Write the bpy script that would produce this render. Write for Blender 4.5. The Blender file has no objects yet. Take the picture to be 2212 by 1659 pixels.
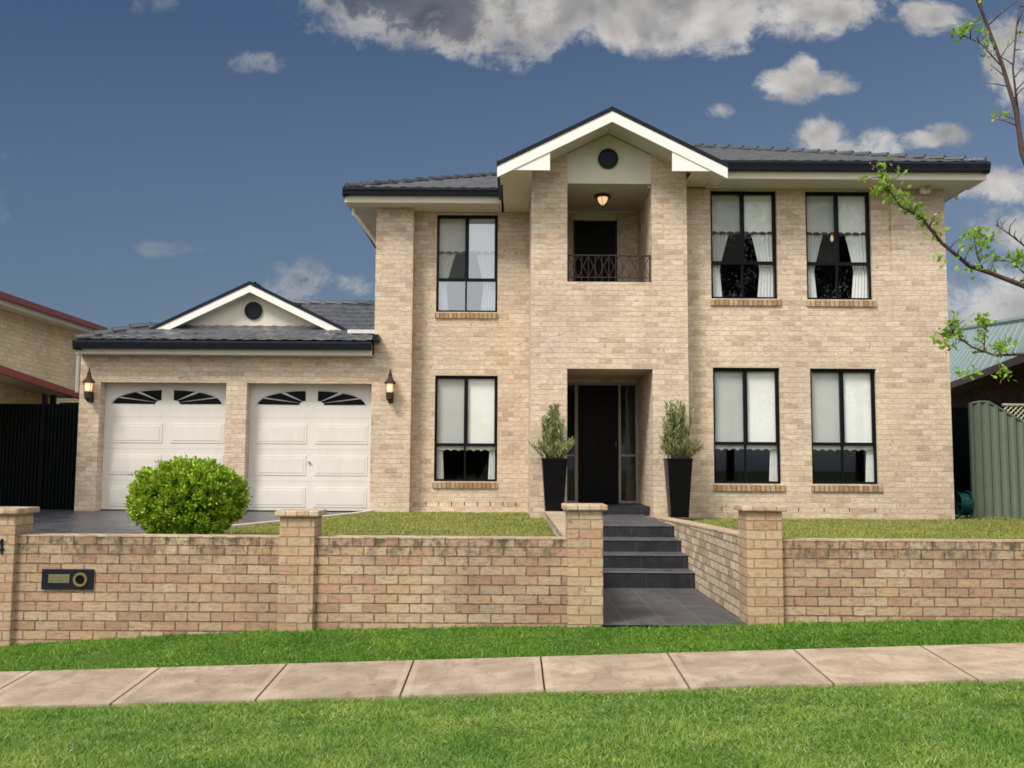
import bpy, bmesh, math, random
import numpy as np
from mathutils import Vector, Matrix
R = math.radians
random.seed(7); rng = np.random.default_rng(7)
S = bpy.context.scene
COL = S.collection

# ------------------------------------------------------------------ camera
E = 1.9                       # eye height above the street edge
F = 2050.0                    # focal length in units of a 2212 wide picture
PITCH, ROLL = R(4.98), R(0.35)
cam = bpy.data.cameras.new('camera'); cam.sensor_width = 36; cam.lens = 36*F/2212
cam.clip_start = .05; cam.clip_end = 3000
co = bpy.data.objects.new('camera', cam); COL.objects.link(co)
CM = (Matrix.Rotation(R(90)+PITCH, 3, 'X') @ Matrix.Rotation(ROLL, 3, 'Z'))
co.matrix_world = Matrix.Translation((0, 0, E)) @ CM.to_4x4()
S.camera = co

def W(px, py, D):
    """surveying helper: world x and z of a sight line where it meets the upright plane y = D"""
    v = CM @ Vector(((px-1106)/F, -(py-829.5)/F, -1))
    return v.x/v.y*D, E+v.z/v.y*D
def X(px, D, py=1000): return W(px, py, D)[0]
def Z(py, D, px=1106): return W(px, py, D)[1]

# ------------------------------------------------------------------ light
S.view_settings.view_transform = 'Standard'; S.view_settings.look = 'None'
S.cycles.filter_width = 1.7
S.view_settings.gamma = 1; S.view_settings.exposure = 0.0
SUN_EL, SUN_AZ = 50, 222       # azimuth measured clockwise from +y (north): light from behind left
sun = bpy.data.lights.new('sun', 'SUN'); sun.energy = 3.5; sun.angle = R(16); sun.color = (1, .93, .83)
so = bpy.data.objects.new('sun', sun); COL.objects.link(so)
az, el = R(SUN_AZ), R(SUN_EL)
sd = Vector((math.sin(az)*math.cos(el), math.cos(az)*math.cos(el), math.sin(el)))
so.rotation_euler = (-sd).to_track_quat('-Z', 'Y').to_euler()
so.location = sd*60

class NT:
    """small node-tree writer"""
    def __init__(s, tree): s.t = tree; s.n = tree.nodes; s.l = tree.links
    def node(s, typ, **kw):
        n = s.n.new(typ)
        for k, v in kw.items(): setattr(n, k, v)
        return n
    def put(s, sock, v):
        if isinstance(v, bpy.types.NodeSocket): s.l.new(v, sock)
        elif v is not None: sock.default_value = v
    def m(s, op, a, b=None, c=None, clamp=False):
        n = s.node('ShaderNodeMath', operation=op, use_clamp=clamp)
        s.put(n.inputs[0], a)
        if b is not None: s.put(n.inputs[1], b)
        if c is not None: s.put(n.inputs[2], c)
        return n.outputs[0]
    def sep(s, v):
        n = s.node('ShaderNodeSeparateXYZ'); s.put(n.inputs[0], v); return n.outputs
    def comb(s, x, y, z=0.0):
        n = s.node('ShaderNodeCombineXYZ')
        for i, v in enumerate((x, y, z)): s.put(n.inputs[i], v)
        return n.outputs[0]
    def noise(s, vec, scale, detail=4, rough=.55, dist=0.0):
        n = s.node('ShaderNodeTexNoise'); s.put(n.inputs['Vector'], vec)
        n.inputs['Scale'].default_value = scale; n.inputs['Detail'].default_value = detail
        n.inputs['Roughness'].default_value = rough; n.inputs['Distortion'].default_value = dist
        return n.outputs[0]
    def ramp(s, f, stops, interp='LINEAR'):
        n = s.node('ShaderNodeValToRGB'); s.put(n.inputs[0], f); cr = n.color_ramp; cr.interpolation = interp
        while len(cr.elements) < len(stops): cr.elements.new(.5)
        for e, (p, c) in zip(cr.elements, stops):
            e.position = p; e.color = (*c, 1) if len(c) == 3 else c
        return n.outputs[0]
    def mix(s, f, a, b, mode='MIX'):
        n = s.node('ShaderNodeMix', data_type='RGBA', blend_type=mode)
        s.put(n.inputs[0], f)
        for i, v in ((6, a), (7, b)):
            s.put(n.inputs[i], (*v, 1) if isinstance(v, tuple) and len(v) == 3 else v)
        return n.outputs[2]
    def mr(s, v, a, b, c=0.0, d=1.0, smooth=True):
        n = s.node('ShaderNodeMapRange', interpolation_type='SMOOTHSTEP' if smooth else 'LINEAR')
        s.put(n.inputs[0], v)
        for i, q in enumerate((a, b, c, d)): n.inputs[i+1].default_value = q
        return n.outputs[0]
    def bump(s, h, dist=.01, strength=1.0):
        n = s.node('ShaderNodeBump'); s.put(n.inputs['Height'], h)
        n.inputs['Distance'].default_value = dist; n.inputs['Strength'].default_value = strength
        return n.outputs[0]
    def pos(s): return s.node('ShaderNodeNewGeometry').outputs['Position']

# sky: Nishita base, broken cloud ahead, bright overcast behind the viewer
w = bpy.data.worlds.new('World'); S.world = w; w.use_nodes = True
T = NT(w.node_tree); bg = w.node_tree.nodes['Background']
sky = T.node('ShaderNodeTexSky'); sky.sky_type = 'NISHITA'; sky.sun_disc = False
sky.sun_elevation = R(SUN_EL); sky.sun_rotation = R(SUN_AZ)
tc = T.node('ShaderNodeTexCoord').outputs['Generated']
sx, sy, sz = T.sep(tc)
grad = T.ramp(sz, [(0.0, (.215, .295, .370)), (.12, (.172, .252, .345)), (.28, (.118, .188, .305)), (.42, (.070, .124, .232)), (1, (.05, .09, .18))])
nis = T.mix(1.0, sky.outputs[0], (.055, .055, .055), 'MULTIPLY')
base = T.mix(.88, nis, grad)
ymx = T.m('MAXIMUM', sy, .08)
a = T.m('DIVIDE', sx, ymx); b = T.m('DIVIDE', sz, ymx)
base = T.mix(1.0, base, T.ramp(T.mr(a, -.6, .6, 0, 1, False), [(0, (.78, .82, .88)), (.5, (1, 1, 1)), (1, (1.26, 1.18, 1.15))]), 'MULTIPLY')
ab = T.comb(a, b)
warp = T.noise(ab, 11, 9, .66, .5)
warp2 = T.noise(T.comb(T.m('ADD', a, 3.7), T.m('MULTIPLY', b, 1.35)), 34, 8, .68, .4)
clouds = [ # picture x, y, radii, weight
 (860, -10, 230, 125, 1.7), (1080, 15, 230, 130, 1.7), (1330, -20, 260, 130, 1.7), (1380, 70, 110, 60, 1.1), (1520, 45, 170, 75, 1.3),
 (1700, 15, 220, 70, 1.2), (1710, 185, 70, 35, .9), (1735, 150, 35, 35, .9), (1790, 180, 70, 28, .9), (2000, 38, 75, 36, .8), (1770, 300, 60, 45, .9), (1830, 325, 90, 30, .8), (1890, 312, 50, 34, .8),
 (2060, 290, 60, 30, .9), (2000, 300, 55, 20, .7), (2150, 395, 120, 45, .9), (2130, 655, 130, 70, .7), (565, 135, 60, 20, .5),
 (372, 536, 60, 18, .45), (645, 605, 75, 42, .55), (765, 614, 40, 22, .5), (335, 8, 50, 26, .5), (2190, 130, 60, 110, .75),
 (1560, 240, 30, 15, .5), (2170, 500, 90, 45, .7), (-500, 400, 500, 120, .9), (2900, 200, 500, 180, .9), (3200, 600, 500, 120, .9), (-700, -300, 600, 200, .9)]
dens = None
for (cx, cy, rx, ry, wt) in clouds:
    x0, z0 = W(cx, cy, 1.0); z0 -= E
    k = T.m('ADD', T.m('POWER', T.m('MULTIPLY', T.m('SUBTRACT', a, x0), F/rx), 2.0),
            T.m('POWER', T.m('MULTIPLY', T.m('SUBTRACT', b, z0), F/ry), 2.0))
    d = T.m('MULTIPLY', T.m('SUBTRACT', 1.0, k), wt)
    d = T.m('MAXIMUM', d, -1.5)
    dens = d if dens is None else T.m('SMOOTH_MAX', dens, d, .25)
dn = T.m('ADD', dens, T.m('ADD', T.m('MULTIPLY', T.m('SUBTRACT', warp, .5), 4.2), T.m('MULTIPLY', T.m('SUBTRACT', warp2, .5), 2.6)))
cm = T.mr(dn, -.40, 1.15)
# cloud shade: light is from the right rear of the cloud bank, thick middle is grey
soft = T.noise(ab, 9, 3, .5, .3); off = T.noise(T.comb(T.m('ADD', a, .012), T.m('SUBTRACT', b, .020)), 9, 3, .5, .3)
relief = T.m('ADD', T.m('SUBTRACT', soft, off), T.m('MULTIPLY', T.m('SUBTRACT', warp, .5), .14))
thick = T.mr(dn, .45, 1.5)
lx = T.mr(a, -.20, .12)
dark = T.m('MULTIPLY', thick, T.m('SUBTRACT', 1.0, T.m('MULTIPLY', lx, .75)))
shade = T.m('ADD', T.m('MULTIPLY', relief, 1.7), T.m('SUBTRACT', .82, T.m('MULTIPLY', dark, .66)), clamp=True)
ccol = T.ramp(shade, [(0, (.085, .095, .13)), (.35, (.17, .175, .20)), (.65, (.42, .405, .385)), (1, (.74, .70, .65))])
front = T.mix(T.m('MULTIPLY', cm, T.mr(a, -.34, -.08, .28, .93)), base, ccol)
behind = T.mix(T.mr(T.noise(tc, 3.5, 5, .55), .42, .62), (1.66, 1.60, 1.56), (1.04, 1.04, 1.06))
fb = T.mr(sy, .15, -.25)
fb = T.m('MULTIPLY', fb, T.mr(sz, -.02, .10))
skyc = T.mix(fb, front, behind)
T.l.new(skyc, bg.inputs[0]); bg.inputs[1].default_value = 1.0

# ------------------------------------------------------------------ materials
def mat(name):
    m_ = bpy.data.materials.new(name); m_.use_nodes = True
    t = NT(m_.node_tree); return m_, t, m_.node_tree.nodes['Principled BSDF']
def plain(name, c, rough=.6, var=.12, scale=6, metal=0.0, bump=0.0, coat=0.0, spec=None):
    if spec is None: spec = .12 if max(c) < .06 else .35
    m_, t, p = mat(name)
    n = t.noise(t.pos(), scale, 5, .6)
    lo = tuple(v*(1-var) for v in c); hi = tuple(min(1, v*(1+var)) for v in c)
    t.l.new(t.ramp(n, [(.3, lo), (.7, hi)]), p.inputs['Base Color'])
    p.inputs['Roughness'].default_value = rough; p.inputs['Metallic'].default_value = metal
    p.inputs['Specular IOR Level'].default_value = spec
    if coat: p.inputs['Coat Weight'].default_value = coat
    if bump: t.l.new(t.bump(t.noise(t.pos(), 60, 4), bump), p.inputs['Normal'])
    return m_

def brick_mat(name, cols, mortar, w_=.24, h_=.0967, mj=.012, bump=.006, zoff=0.0, stain=.25, rough=.9, moss=0.0, ztop=None, bmix=1.0, streak=0.0, rag=.010, vsoft=1.0, soft=0.0):
    m_, t, p = mat(name)
    P = t.pos(); x, y, z = t.sep(P)
    u = t.m('DIVIDE', t.m('ADD', x, y), w_); v = t.m('DIVIDE', t.m('SUBTRACT', z, zoff), h_)
    row = t.m('FLOOR', v); shift = t.m('MULTIPLY', t.m('FLOORED_MODULO', row, 2.0), .5)
    uu = t.m('ADD', u, shift); col = t.m('FLOOR', uu)
    fu = t.m('SUBTRACT', uu, col); fv = t.m('SUBTRACT', v, row)
    du = t.m('MULTIPLY', t.m('MINIMUM', fu, t.m('SUBTRACT', 1.0, fu)), w_)
    dv = t.m('MULTIPLY', t.m('MINIMUM', fv, t.m('SUBTRACT', 1.0, fv)), h_)
    d = t.m('MINIMUM', t.m('MULTIPLY', du, vsoft), dv)
    d = t.m('ADD', d, t.m('MULTIPLY', t.m('SUBTRACT', t.noise(P, 30, 4, .7), .5), rag))
    face = t.mr(d, mj*.32, mj*.72)
    wn = t.node('ShaderNodeTexWhiteNoise', noise_dimensions='2D'); t.l.new(t.comb(col, row), wn.inputs['Vector'])
    n = len(cols)
    bc = t.ramp(wn.outputs[0], [(i/n, c) for i, c in enumerate(cols)], 'CONSTANT')
    bc = t.mix(bmix, t.mix(1.0, (1, 1, 1), cols[0], 'MULTIPLY'), bc)
    fine = t.noise(t.comb(t.m('MULTIPLY', x, 1.0), t.m('MULTIPLY', y, 1.0), t.m('MULTIPLY', z, 2.5)), 14, 6, .65)
    bc = t.mix(1.0, bc, t.ramp(fine, [(.30, (.70, .66, .63)), (.5, (1, 1, 1)), (.72, (1.17, 1.12, 1.10))]), 'MULTIPLY')
    spots = t.noise(P, 11, 3, .6)
    bc = t.mix(t.mr(spots, .64, .70, 0, .65), bc, tuple(c*.42 for c in cols[0]))
    if streak:
        sn = t.noise(t.comb(t.m('MULTIPLY', t.m('ADD', x, y), 1.6), t.m('MULTIPLY', z, 22.0)), 2.2, 4, .7)
        bc = t.mix(streak, bc, t.mix(1.0, bc, t.ramp(sn, [(.3, (.80, .76, .73)), (.5, (1, 1, 1)), (.68, (1.12, 1.11, 1.14))]), 'MULTIPLY'))
    mc = t.mix(t.noise(P, 20, 3), tuple(c*.85 for c in mortar), mortar)
    if soft: mc = t.mix(t.mr(t.noise(P, 3.5, 5, .7), .40, .60, 0, soft), mc, t.mix(1.0, bc, (.80, .77, .74), 'MULTIPLY'))
    c = t.mix(face, mc, bc)
    big = t.noise(P, .7, 5, .6)
    c = t.mix(1.0, c, t.ramp(big, [(.3, (1-stain, 1-stain, 1-stain*.9)), (.7, (1.05, 1.04, 1.02))]), 'MULTIPLY')
    if moss:
        mm = t.m('MULTIPLY', t.mr(z, ztop-.36, ztop-.03), t.mr(t.noise(t.comb(t.m('MULTIPLY', t.m('ADD', x, y), 1.3), t.m('MULTIPLY', z, .8)), 7, 7, .75), .43, .62))
        c = t.mix(t.m('MULTIPLY', mm, moss), c, (.085, .080, .055))
    t.l.new(c, p.inputs['Base Color']); p.inputs['Roughness'].default_value = rough
    p.inputs['Specular IOR Level'].default_value = .2
    hgt = t.m('ADD', t.m('MULTIPLY', face, 1.0), t.m('MULTIPLY', fine, .5))
    t.l.new(t.bump(hgt, bump), p.inputs['Normal'])
    return m_

HB = [(.68, .56, .435), (.665, .545, .415), (.70, .59, .46), (.615, .495, .375), (.68, .555, .44), (.725, .62, .50), (.665, .555, .42), (.55, .43, .325), (.695, .575, .445), (.665, .525, .41)]
M = {}
ZG = E-.92                      # level of the front garden
M['brick'] = brick_mat('house_brick', HB, (.56, .46, .35), mj=.010, bump=.003, zoff=ZG, stain=.17, streak=1.0, vsoft=2.2, rag=.016)
FB = [(.49, .355, .23), (.475, .335, .215), (.52, .395, .265), (.43, .285, .19), (.49, .355, .235), (.47, .36, .24), (.505, .355, .225), (.40, .265, .18), (.53, .41, .28), (.48, .34, .22), (.45, .345, .235), (.46, .30, .20)]
M['fence_brick'] = brick_mat('fence_brick', FB, (.185, .14, .095), w_=.24, h_=.0967, mj=.011, bump=.014, zoff=E-.735-.0967*14, stain=.34, rag=.026, soft=.8, moss=.95, ztop=E-.735)
M['pier_brick'] = brick_mat('pier_brick', FB[:3]+FB[4:7]+FB[8:], (.33, .255, .175), mj=.011, soft=.6, rag=.018, bump=.008, zoff=E-.735-.0967*14, stain=.18)
M['side_brick'] = brick_mat('side_wall_brick', [HB[0], HB[2], HB[4], FB[2], HB[6], FB[5]], (.34, .28, .21), mj=.014, bump=.010, zoff=E-.735-.0967*14, stain=.2, moss=.5, ztop=E-.74)
M['sill_brick'] = brick_mat('sill_brick', [(.42, .29, .17), (.50, .38, .25), (.38, .24, .15), (.46, .35, .22)], (.20, .155, .10), w_=.09, h_=.6, mj=.014, bump=.008, zoff=-3)
M['yellow_brick'] = brick_mat('yellow_brick', [(.86, .74, .50), (.84, .71, .47), (.88, .76, .53), (.80, .66, .43)], (.80, .68, .47), stain=.18)
M['dark_brick'] = brick_mat('dark_brick', [(.14, .065, .045), (.10, .05, .035), (.17, .08, .055)], (.10, .075, .06), stain=.3)
M['coping'] = brick_mat('coping_brick', [(.58, .46, .33), (.52, .38, .27), (.60, .50, .38), (.48, .35, .25)], (.38, .31, .22), w_=.12, h_=.9, mj=.010, zoff=-5, bump=.005)
M['cream'] = plain('cream_paint', (.66, .62, .53), .5, .03)
M['soffit'] = plain('soffit_board', (.60, .565, .49), .6, .03)
M['white'] = plain('white_paint', (.84, .83, .79), .45, .03)
M['door_white'] = plain('garage_door_enamel', (.66, .635, .59), .42, .02, 2)
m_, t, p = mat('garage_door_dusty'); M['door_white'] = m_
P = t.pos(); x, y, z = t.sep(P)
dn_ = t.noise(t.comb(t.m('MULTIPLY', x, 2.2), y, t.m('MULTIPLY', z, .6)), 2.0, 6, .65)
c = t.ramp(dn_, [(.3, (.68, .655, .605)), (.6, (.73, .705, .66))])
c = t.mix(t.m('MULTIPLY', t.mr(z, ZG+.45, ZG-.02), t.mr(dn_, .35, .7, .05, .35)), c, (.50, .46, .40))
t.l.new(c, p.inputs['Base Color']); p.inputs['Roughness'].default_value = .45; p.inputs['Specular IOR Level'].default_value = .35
M['black_metal'] = plain('charcoal_gutter', (.013, .017, .024), .35, .15)
M['frame'] = plain('black_window_frame', (.007, .009, .011), .35, .1)
M['black_door'] = plain('black_door_paint', (.004, .0045, .0055), .45, .2)
M['screen_mesh'] = plain('security_mesh', (.005, .006, .007), .55, .2)
M['pot'] = plain('black_pot_glaze', (.004, .004, .005), .35, .2)
M['tan_frame'] = plain('door_frame_paint', (.34, .31, .25), .5, .05)
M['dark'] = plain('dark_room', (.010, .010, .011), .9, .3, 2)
M['blind'] = plain('blind_fabric', (.88, .89, .87), .8, .04)
M['curtain'] = plain('sheer_curtain', (.84, .85, .84), .85, .06, 14)
M['valance'] = plain('dark_valance', (.10, .09, .075), .85, .2)
M['iron'] = plain('rusty_iron', (.055, .040, .032), .6, .3, 30)
M['red_gutter'] = plain('red_gutter', (.26, .055, .055), .4, .1)
M['gate'] = plain('dark_gate_metal', (.004, .006, .007), .5, .3)
M['green_fence'] = plain('green_sheet_fence', (.15, .19, .145), .5, .08, 3)
M['lattice'] = plain('cream_lattice', (.50, .47, .36), .6, .1)
M['teal'] = plain('teal_plastic', (.005, .045, .048), .35, .1)
M['brass'] = plain('brass', (.35, .27, .13), .35, .2, 40, metal=.7)
M['lid'] = plain('letter_flap', (.20, .18, .10), .4, .15, 20, metal=.4)
M['steel'] = plain('grey_conduit', (.45, .45, .43), .4, .1)
M['concrete_edge'] = plain('pale_edging', (.58, .50, .40), .85, .15, 12, bump=.004)
M['flash'] = plain('pale_flashing', (.66, .66, .64), .4, .08)

m_, t, p = mat('mint_roof'); M['mint'] = m_
P = t.pos(); t.l.new(t.mix(t.noise(P, 2, 4), (.27, .36, .35), (.34, .43, .42)), p.inputs['Base Color']); p.inputs['Roughness'].default_value = .4
m_, t, p = mat('roof_tile'); M['tile'] = m_
P = t.pos()
g = t.node('ShaderNodeNewGeometry').outputs['Random Per Island']
c = t.ramp(t.noise(P, 3.0, 6, .65), [(.3, (.040, .044, .054)), (.7, (.095, .100, .115))])
t.l.new(c, p.inputs['Base Color']); p.inputs['Roughness'].default_value = .24; p.inputs['Specular IOR Level'].default_value = .8
t.l.new(t.bump(t.noise(P, 25, 4), .004), p.inputs['Normal'])
m_, t, p = mat('red_roof_tile'); M['red_tile'] = m_
P = t.pos(); t.l.new(t.ramp(t.noise(P, 4, 5), [(.3, (.27, .11, .10)), (.7, (.36, .17, .155))]), p.inputs['Base Color']); p.inputs['Roughness'].default_value = .6

def slate(name, tw, lo, hi, rough, grout):
    m_, t, p = mat(name); P = t.pos(); x, y, z = t.sep(P)
    u = t.m('DIVIDE', x, tw); v = t.m('DIVIDE', y, tw)
    fu = t.m('FRACT', u); fv = t.m('FRACT', v)
    d = t.m('MULTIPLY', t.m('MINIMUM', t.m('MINIMUM', fu, t.m('SUBTRACT', 1.0, fu)), t.m('MINIMUM', fv, t.m('SUBTRACT', 1.0, fv))), tw)
    f = t.mr(d, .003, .008)
    n = t.noise(P, 3.2, 7, .68, 1.2)
    c = t.ramp(n, [(.3, lo), (.68, hi)])
    c = t.mix(1.0, c, t.ramp(t.noise(P, 40, 4), [(.3, (.8, .8, .8)), (.7, (1.15, 1.15, 1.15))]), 'MULTIPLY')
    c = t.mix(f, grout, c)
    t.l.new(c, p.inputs['Base Color']); t.l.new(t.mr(n, .3, .7, rough-.1, rough+.14), p.inputs['Roughness'])
    t.l.new(t.bump(t.m('ADD', t.noise(P, 14, 5), f), .004), p.inputs['Normal'])
    return m_
M['path'] = slate('slate_tile', .40, (.050, .052, .062), (.105, .105, .118), .55, (.17, .155, .14))
M['riser'] = slate('slate_riser', .60, (.009, .011, .015), (.019, .021, .027), .5, (.05, .05, .055))
M['drive'] = slate('stamped_slate', .6, (.030, .034, .044), (.10, .105, .125), .36, (.05, .05, .055))

m_, t, p = mat('footpath_concrete'); M['footpath'] = m_
P = t.pos(); x, y, z = t.sep(P)
c = t.ramp(t.noise(t.comb(x, t.m('MULTIPLY', y, 1.4)), 1.8, 7, .66, .4), [(.30, (.29, .222, .165)), (.5, (.41, .325, .24)), (.68, (.56, .46, .345))])
c = t.mix(1.0, c, t.ramp(t.noise(P, 90, 3, .7), [(.25, (.78, .76, .75)), (.6, (1.06, 1.06, 1.06))]), 'MULTIPLY')
c = t.mix(t.mr(t.noise(t.comb(t.m('MULTIPLY', x, 3.0), y, z), 2.2, 5, .7), .52, .70, 0, .60), c, (.23, .170, .130))
fj = t.m('FRACT', t.m('DIVIDE', t.m('SUBTRACT', x, X(1168, 8.95, 1420)), 1.17)); dj = t.m('MULTIPLY', t.m('MINIMUM', fj, t.m('SUBTRACT', 1.0, fj)), 1.17)
wn = t.node('ShaderNodeTexWhiteNoise', noise_dimensions='1D'); t.l.new(t.m('FLOOR', t.m('DIVIDE', t.m('SUBTRACT', x, X(1168, 8.95, 1420)), 1.17)), wn.inputs['W'])
c = t.mix(1.0, c, t.ramp(wn.outputs[0], [(0, (.86, .86, .88)), (1, (1.08, 1.07, 1.05))]), 'MULTIPLY')
crk = t.noise(t.comb(t.m('MULTIPLY', x, .8), y, 0.0), 1.3, 3, .6, 2.0)
c = t.mix(t.m('MULTIPLY', t.mr(t.m('ABSOLUTE', t.m('SUBTRACT', crk, .5)), .0035, .001), .55), c, (.15, .11, .085))
c = t.mix(t.mr(dj, .075, .060, 0, .30), c, (.58, .46, .35)); c = t.mix(t.mr(dj, .016, .008, 0, .6), c, (.20, .150, .11))
t.l.new(c, p.inputs['Base Color']); p.inputs['Roughness'].default_value = .92; p.inputs['Specular IOR Level'].default_value = .2
t.l.new(t.bump(t.noise(P, 70, 5), .004), p.inputs['Normal'])

def soil(name, stops):
    m_, t, p = mat(name); P = t.pos()
    c = t.ramp(t.noise(P, 2.2, 7, .7), stops)
    c = t.mix(1.0, c, t.ramp(t.noise(P, 55, 4, .7), [(.3, (.6, .6, .55)), (.7, (1.3, 1.3, 1.3))]), 'MULTIPLY')
    t.l.new(c, p.inputs['Base Color']); p.inputs['Roughness'].default_value = 1; p.inputs['Specular IOR Level'].default_value = .05
    t.l.new(t.bump(t.noise(P, 40, 5), .03), p.inputs['Normal'])
    return m_
M['soil'] = soil('verge_turf', [(.3, (.055, .10, .018)), (.7, (.11, .18, .04))])
M['lawn_soil'] = soil('lawn_turf', [(.3, (.10, .13, .035)), (.7, (.20, .22, .07))])
M['far_ground'] = soil('far_ground', [(.3, (.06, .09, .03)), (.7, (.12, .13, .06))])
M['asphalt'] = plain('asphalt', (.05, .05, .052), .9, .2, 30, bump=.004)

def leafmat(name, stops, rough=.5, trans=.35, patch=1.6, pstops=None, spec=.35, lush=False):
    m_, t, p = mat(name)
    g = t.node('ShaderNodeNewGeometry'); r_ = g.outputs['Random Per Island']
    c = t.ramp(r_, stops)
    if pstops: c = t.mix(1.0, c, t.ramp(t.noise(g.outputs['Position'], patch, 6, .65), pstops), 'MULTIPLY')
    if lush:
        gy = t.sep(g.outputs['Position'])[1]
        c = t.mix(t.mr(gy, 8.5, 8.9), c, t.mix(1.0, c, (.66, .82, .56), 'MULTIPLY'))
        dry = t.mr(t.noise(g.outputs['Position'], 3.6, 6, .75), .60, .74, 0, .45)
        c = t.mix(dry, c, (.36, .34, .13))
    t.l.new(c, p.inputs['Base Color']); p.inputs['Roughness'].default_value = rough
    p.inputs['Specular IOR Level'].default_value = spec
    tr = t.node('ShaderNodeBsdfTranslucent'); t.l.new(c, tr.inputs[0])
    mx = t.node('ShaderNodeMixShader'); mx.inputs[0].default_value = trans
    t.l.new(p.outputs[0], mx.inputs[1]); t.l.new(tr.outputs[0], mx.inputs[2])
    t.l.new(mx.outputs[0], t.n['Material Output'].inputs[0])
    return m_
M['grass'] = leafmat('verge_grass', [(0, (.14, .26, .040)), (.4, (.225, .38, .065)), (.75, (.31, .47, .10)), (.93, (.36, .50, .17)), (.975, (.50, .48, .28)), (1, (.75, .72, .60))], .75, .35, 1.3,
    [(.30, (.55, .74, .55)), (.5, (1, 1, 1)), (.68, (1.35, 1.18, 1.2))], .15, True)
M['lawn'] = leafmat('lawn_grass', [(0, (.22, .27, .065)), (.5, (.33, .37, .11)), (.85, (.40, .42, .14)), (1, (.50, .46, .21))], .8, .3, 1.5,
    [(.3, (.75, .85, .7)), (.7, (1.25, 1.12, 1.1))], .1)
M['bush_leaf'] = leafmat('box_leaf', [(0, (.10, .18, .016)), (.4, (.27, .43, .030)), (.8, (.43, .60, .045)), (1, (.58, .70, .10))], .5, .22)
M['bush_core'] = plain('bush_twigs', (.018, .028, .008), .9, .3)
M['pot_leaf'] = leafmat('rosemary_leaf', [(0, (.13, .17, .06)), (.5, (.28, .33, .12)), (.8, (.42, .45, .21)), (1, (.60, .60, .38))], .6, .3)
M['tree_leaf'] = leafmat('spring_leaf', [(0, (.16, .32, .03)), (.5, (.30, .50, .06)), (1, (.45, .62, .14))], .45, .45)
M['blossom'] = leafmat('pink_bud', [(0, (.42, .20, .24)), (1, (.62, .40, .42))], .6, .3)
M['bark'] = plain('twig_bark', (.085, .055, .050), .85, .35, 20, bump=.003)

def emis(name, c, st):
    m_, t, p = mat(name); p.inputs['Base Color'].default_value = (.8, .7, .5, 1)
    p.inputs['Emission Color'].default_value = (*c, 1); p.inputs['Emission Strength'].default_value = st
    return m_
M['lamp_glass'] = emis('lit_lamp_glass', (1, .55, .28), 1.0)
def glass(name, tint, refl):
    m_ = bpy.data.materials.new(name); m_.use_nodes = True; t = NT(m_.node_tree); t.n.remove(t.n['Principled BSDF'])
    tr = t.node('ShaderNodeBsdfTransparent'); tr.inputs[0].default_value = (*tint, 1)
    gl = t.node('ShaderNodeBsdfGlossy'); gl.inputs['Roughness'].default_value = .015; gl.inputs[0].default_value = (.95, .98, 1, 1)
    
    lw = t.node('ShaderNodeLayerWeight'); lw.inputs[0].default_value = .5
    frv = t.m('ADD', t.m('MULTIPLY', t.m('POWER', lw.outputs['Facing'], 5.0), .96), .042)
    mx = t.node('ShaderNodeMixShader'); t.l.new(t.m('MULTIPLY', frv, refl, clamp=True), mx.inputs[0])
    t.l.new(tr.outputs[0], mx.inputs[1]); t.l.new(gl.outputs[0], mx.inputs[2]); t.l.new(mx.outputs[0], t.n['Material Output'].inputs[0])
    return m_
M['glass'] = glass('window_glass', (.93, .95, .95), 1.35)
M['dark_glass'] = glass('dark_glass', (.45, .47, .45), 1.2)
M['bright_glass'] = glass('sky_reflecting_glass', (.80, .88, .95), 9.0)
m_ = bpy.data.materials.new('fly_screen'); m_.use_nodes = True; t = NT(m_.node_tree); M['flyscreen'] = m_
tr = t.node('ShaderNodeBsdfTransparent'); mx = t.node('ShaderNodeMixShader'); mx.inputs[0].default_value = .24
pp = t.n['Principled BSDF']; pp.inputs['Base Color'].default_value = (.05, .055, .055, 1); pp.inputs['Roughness'].default_value = .8
t.l.new(tr.outputs[0], mx.inputs[1]); t.l.new(pp.outputs[0], mx.inputs[2]); t.l.new(mx.outputs[0], t.n['Material Output'].inputs[0])

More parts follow.
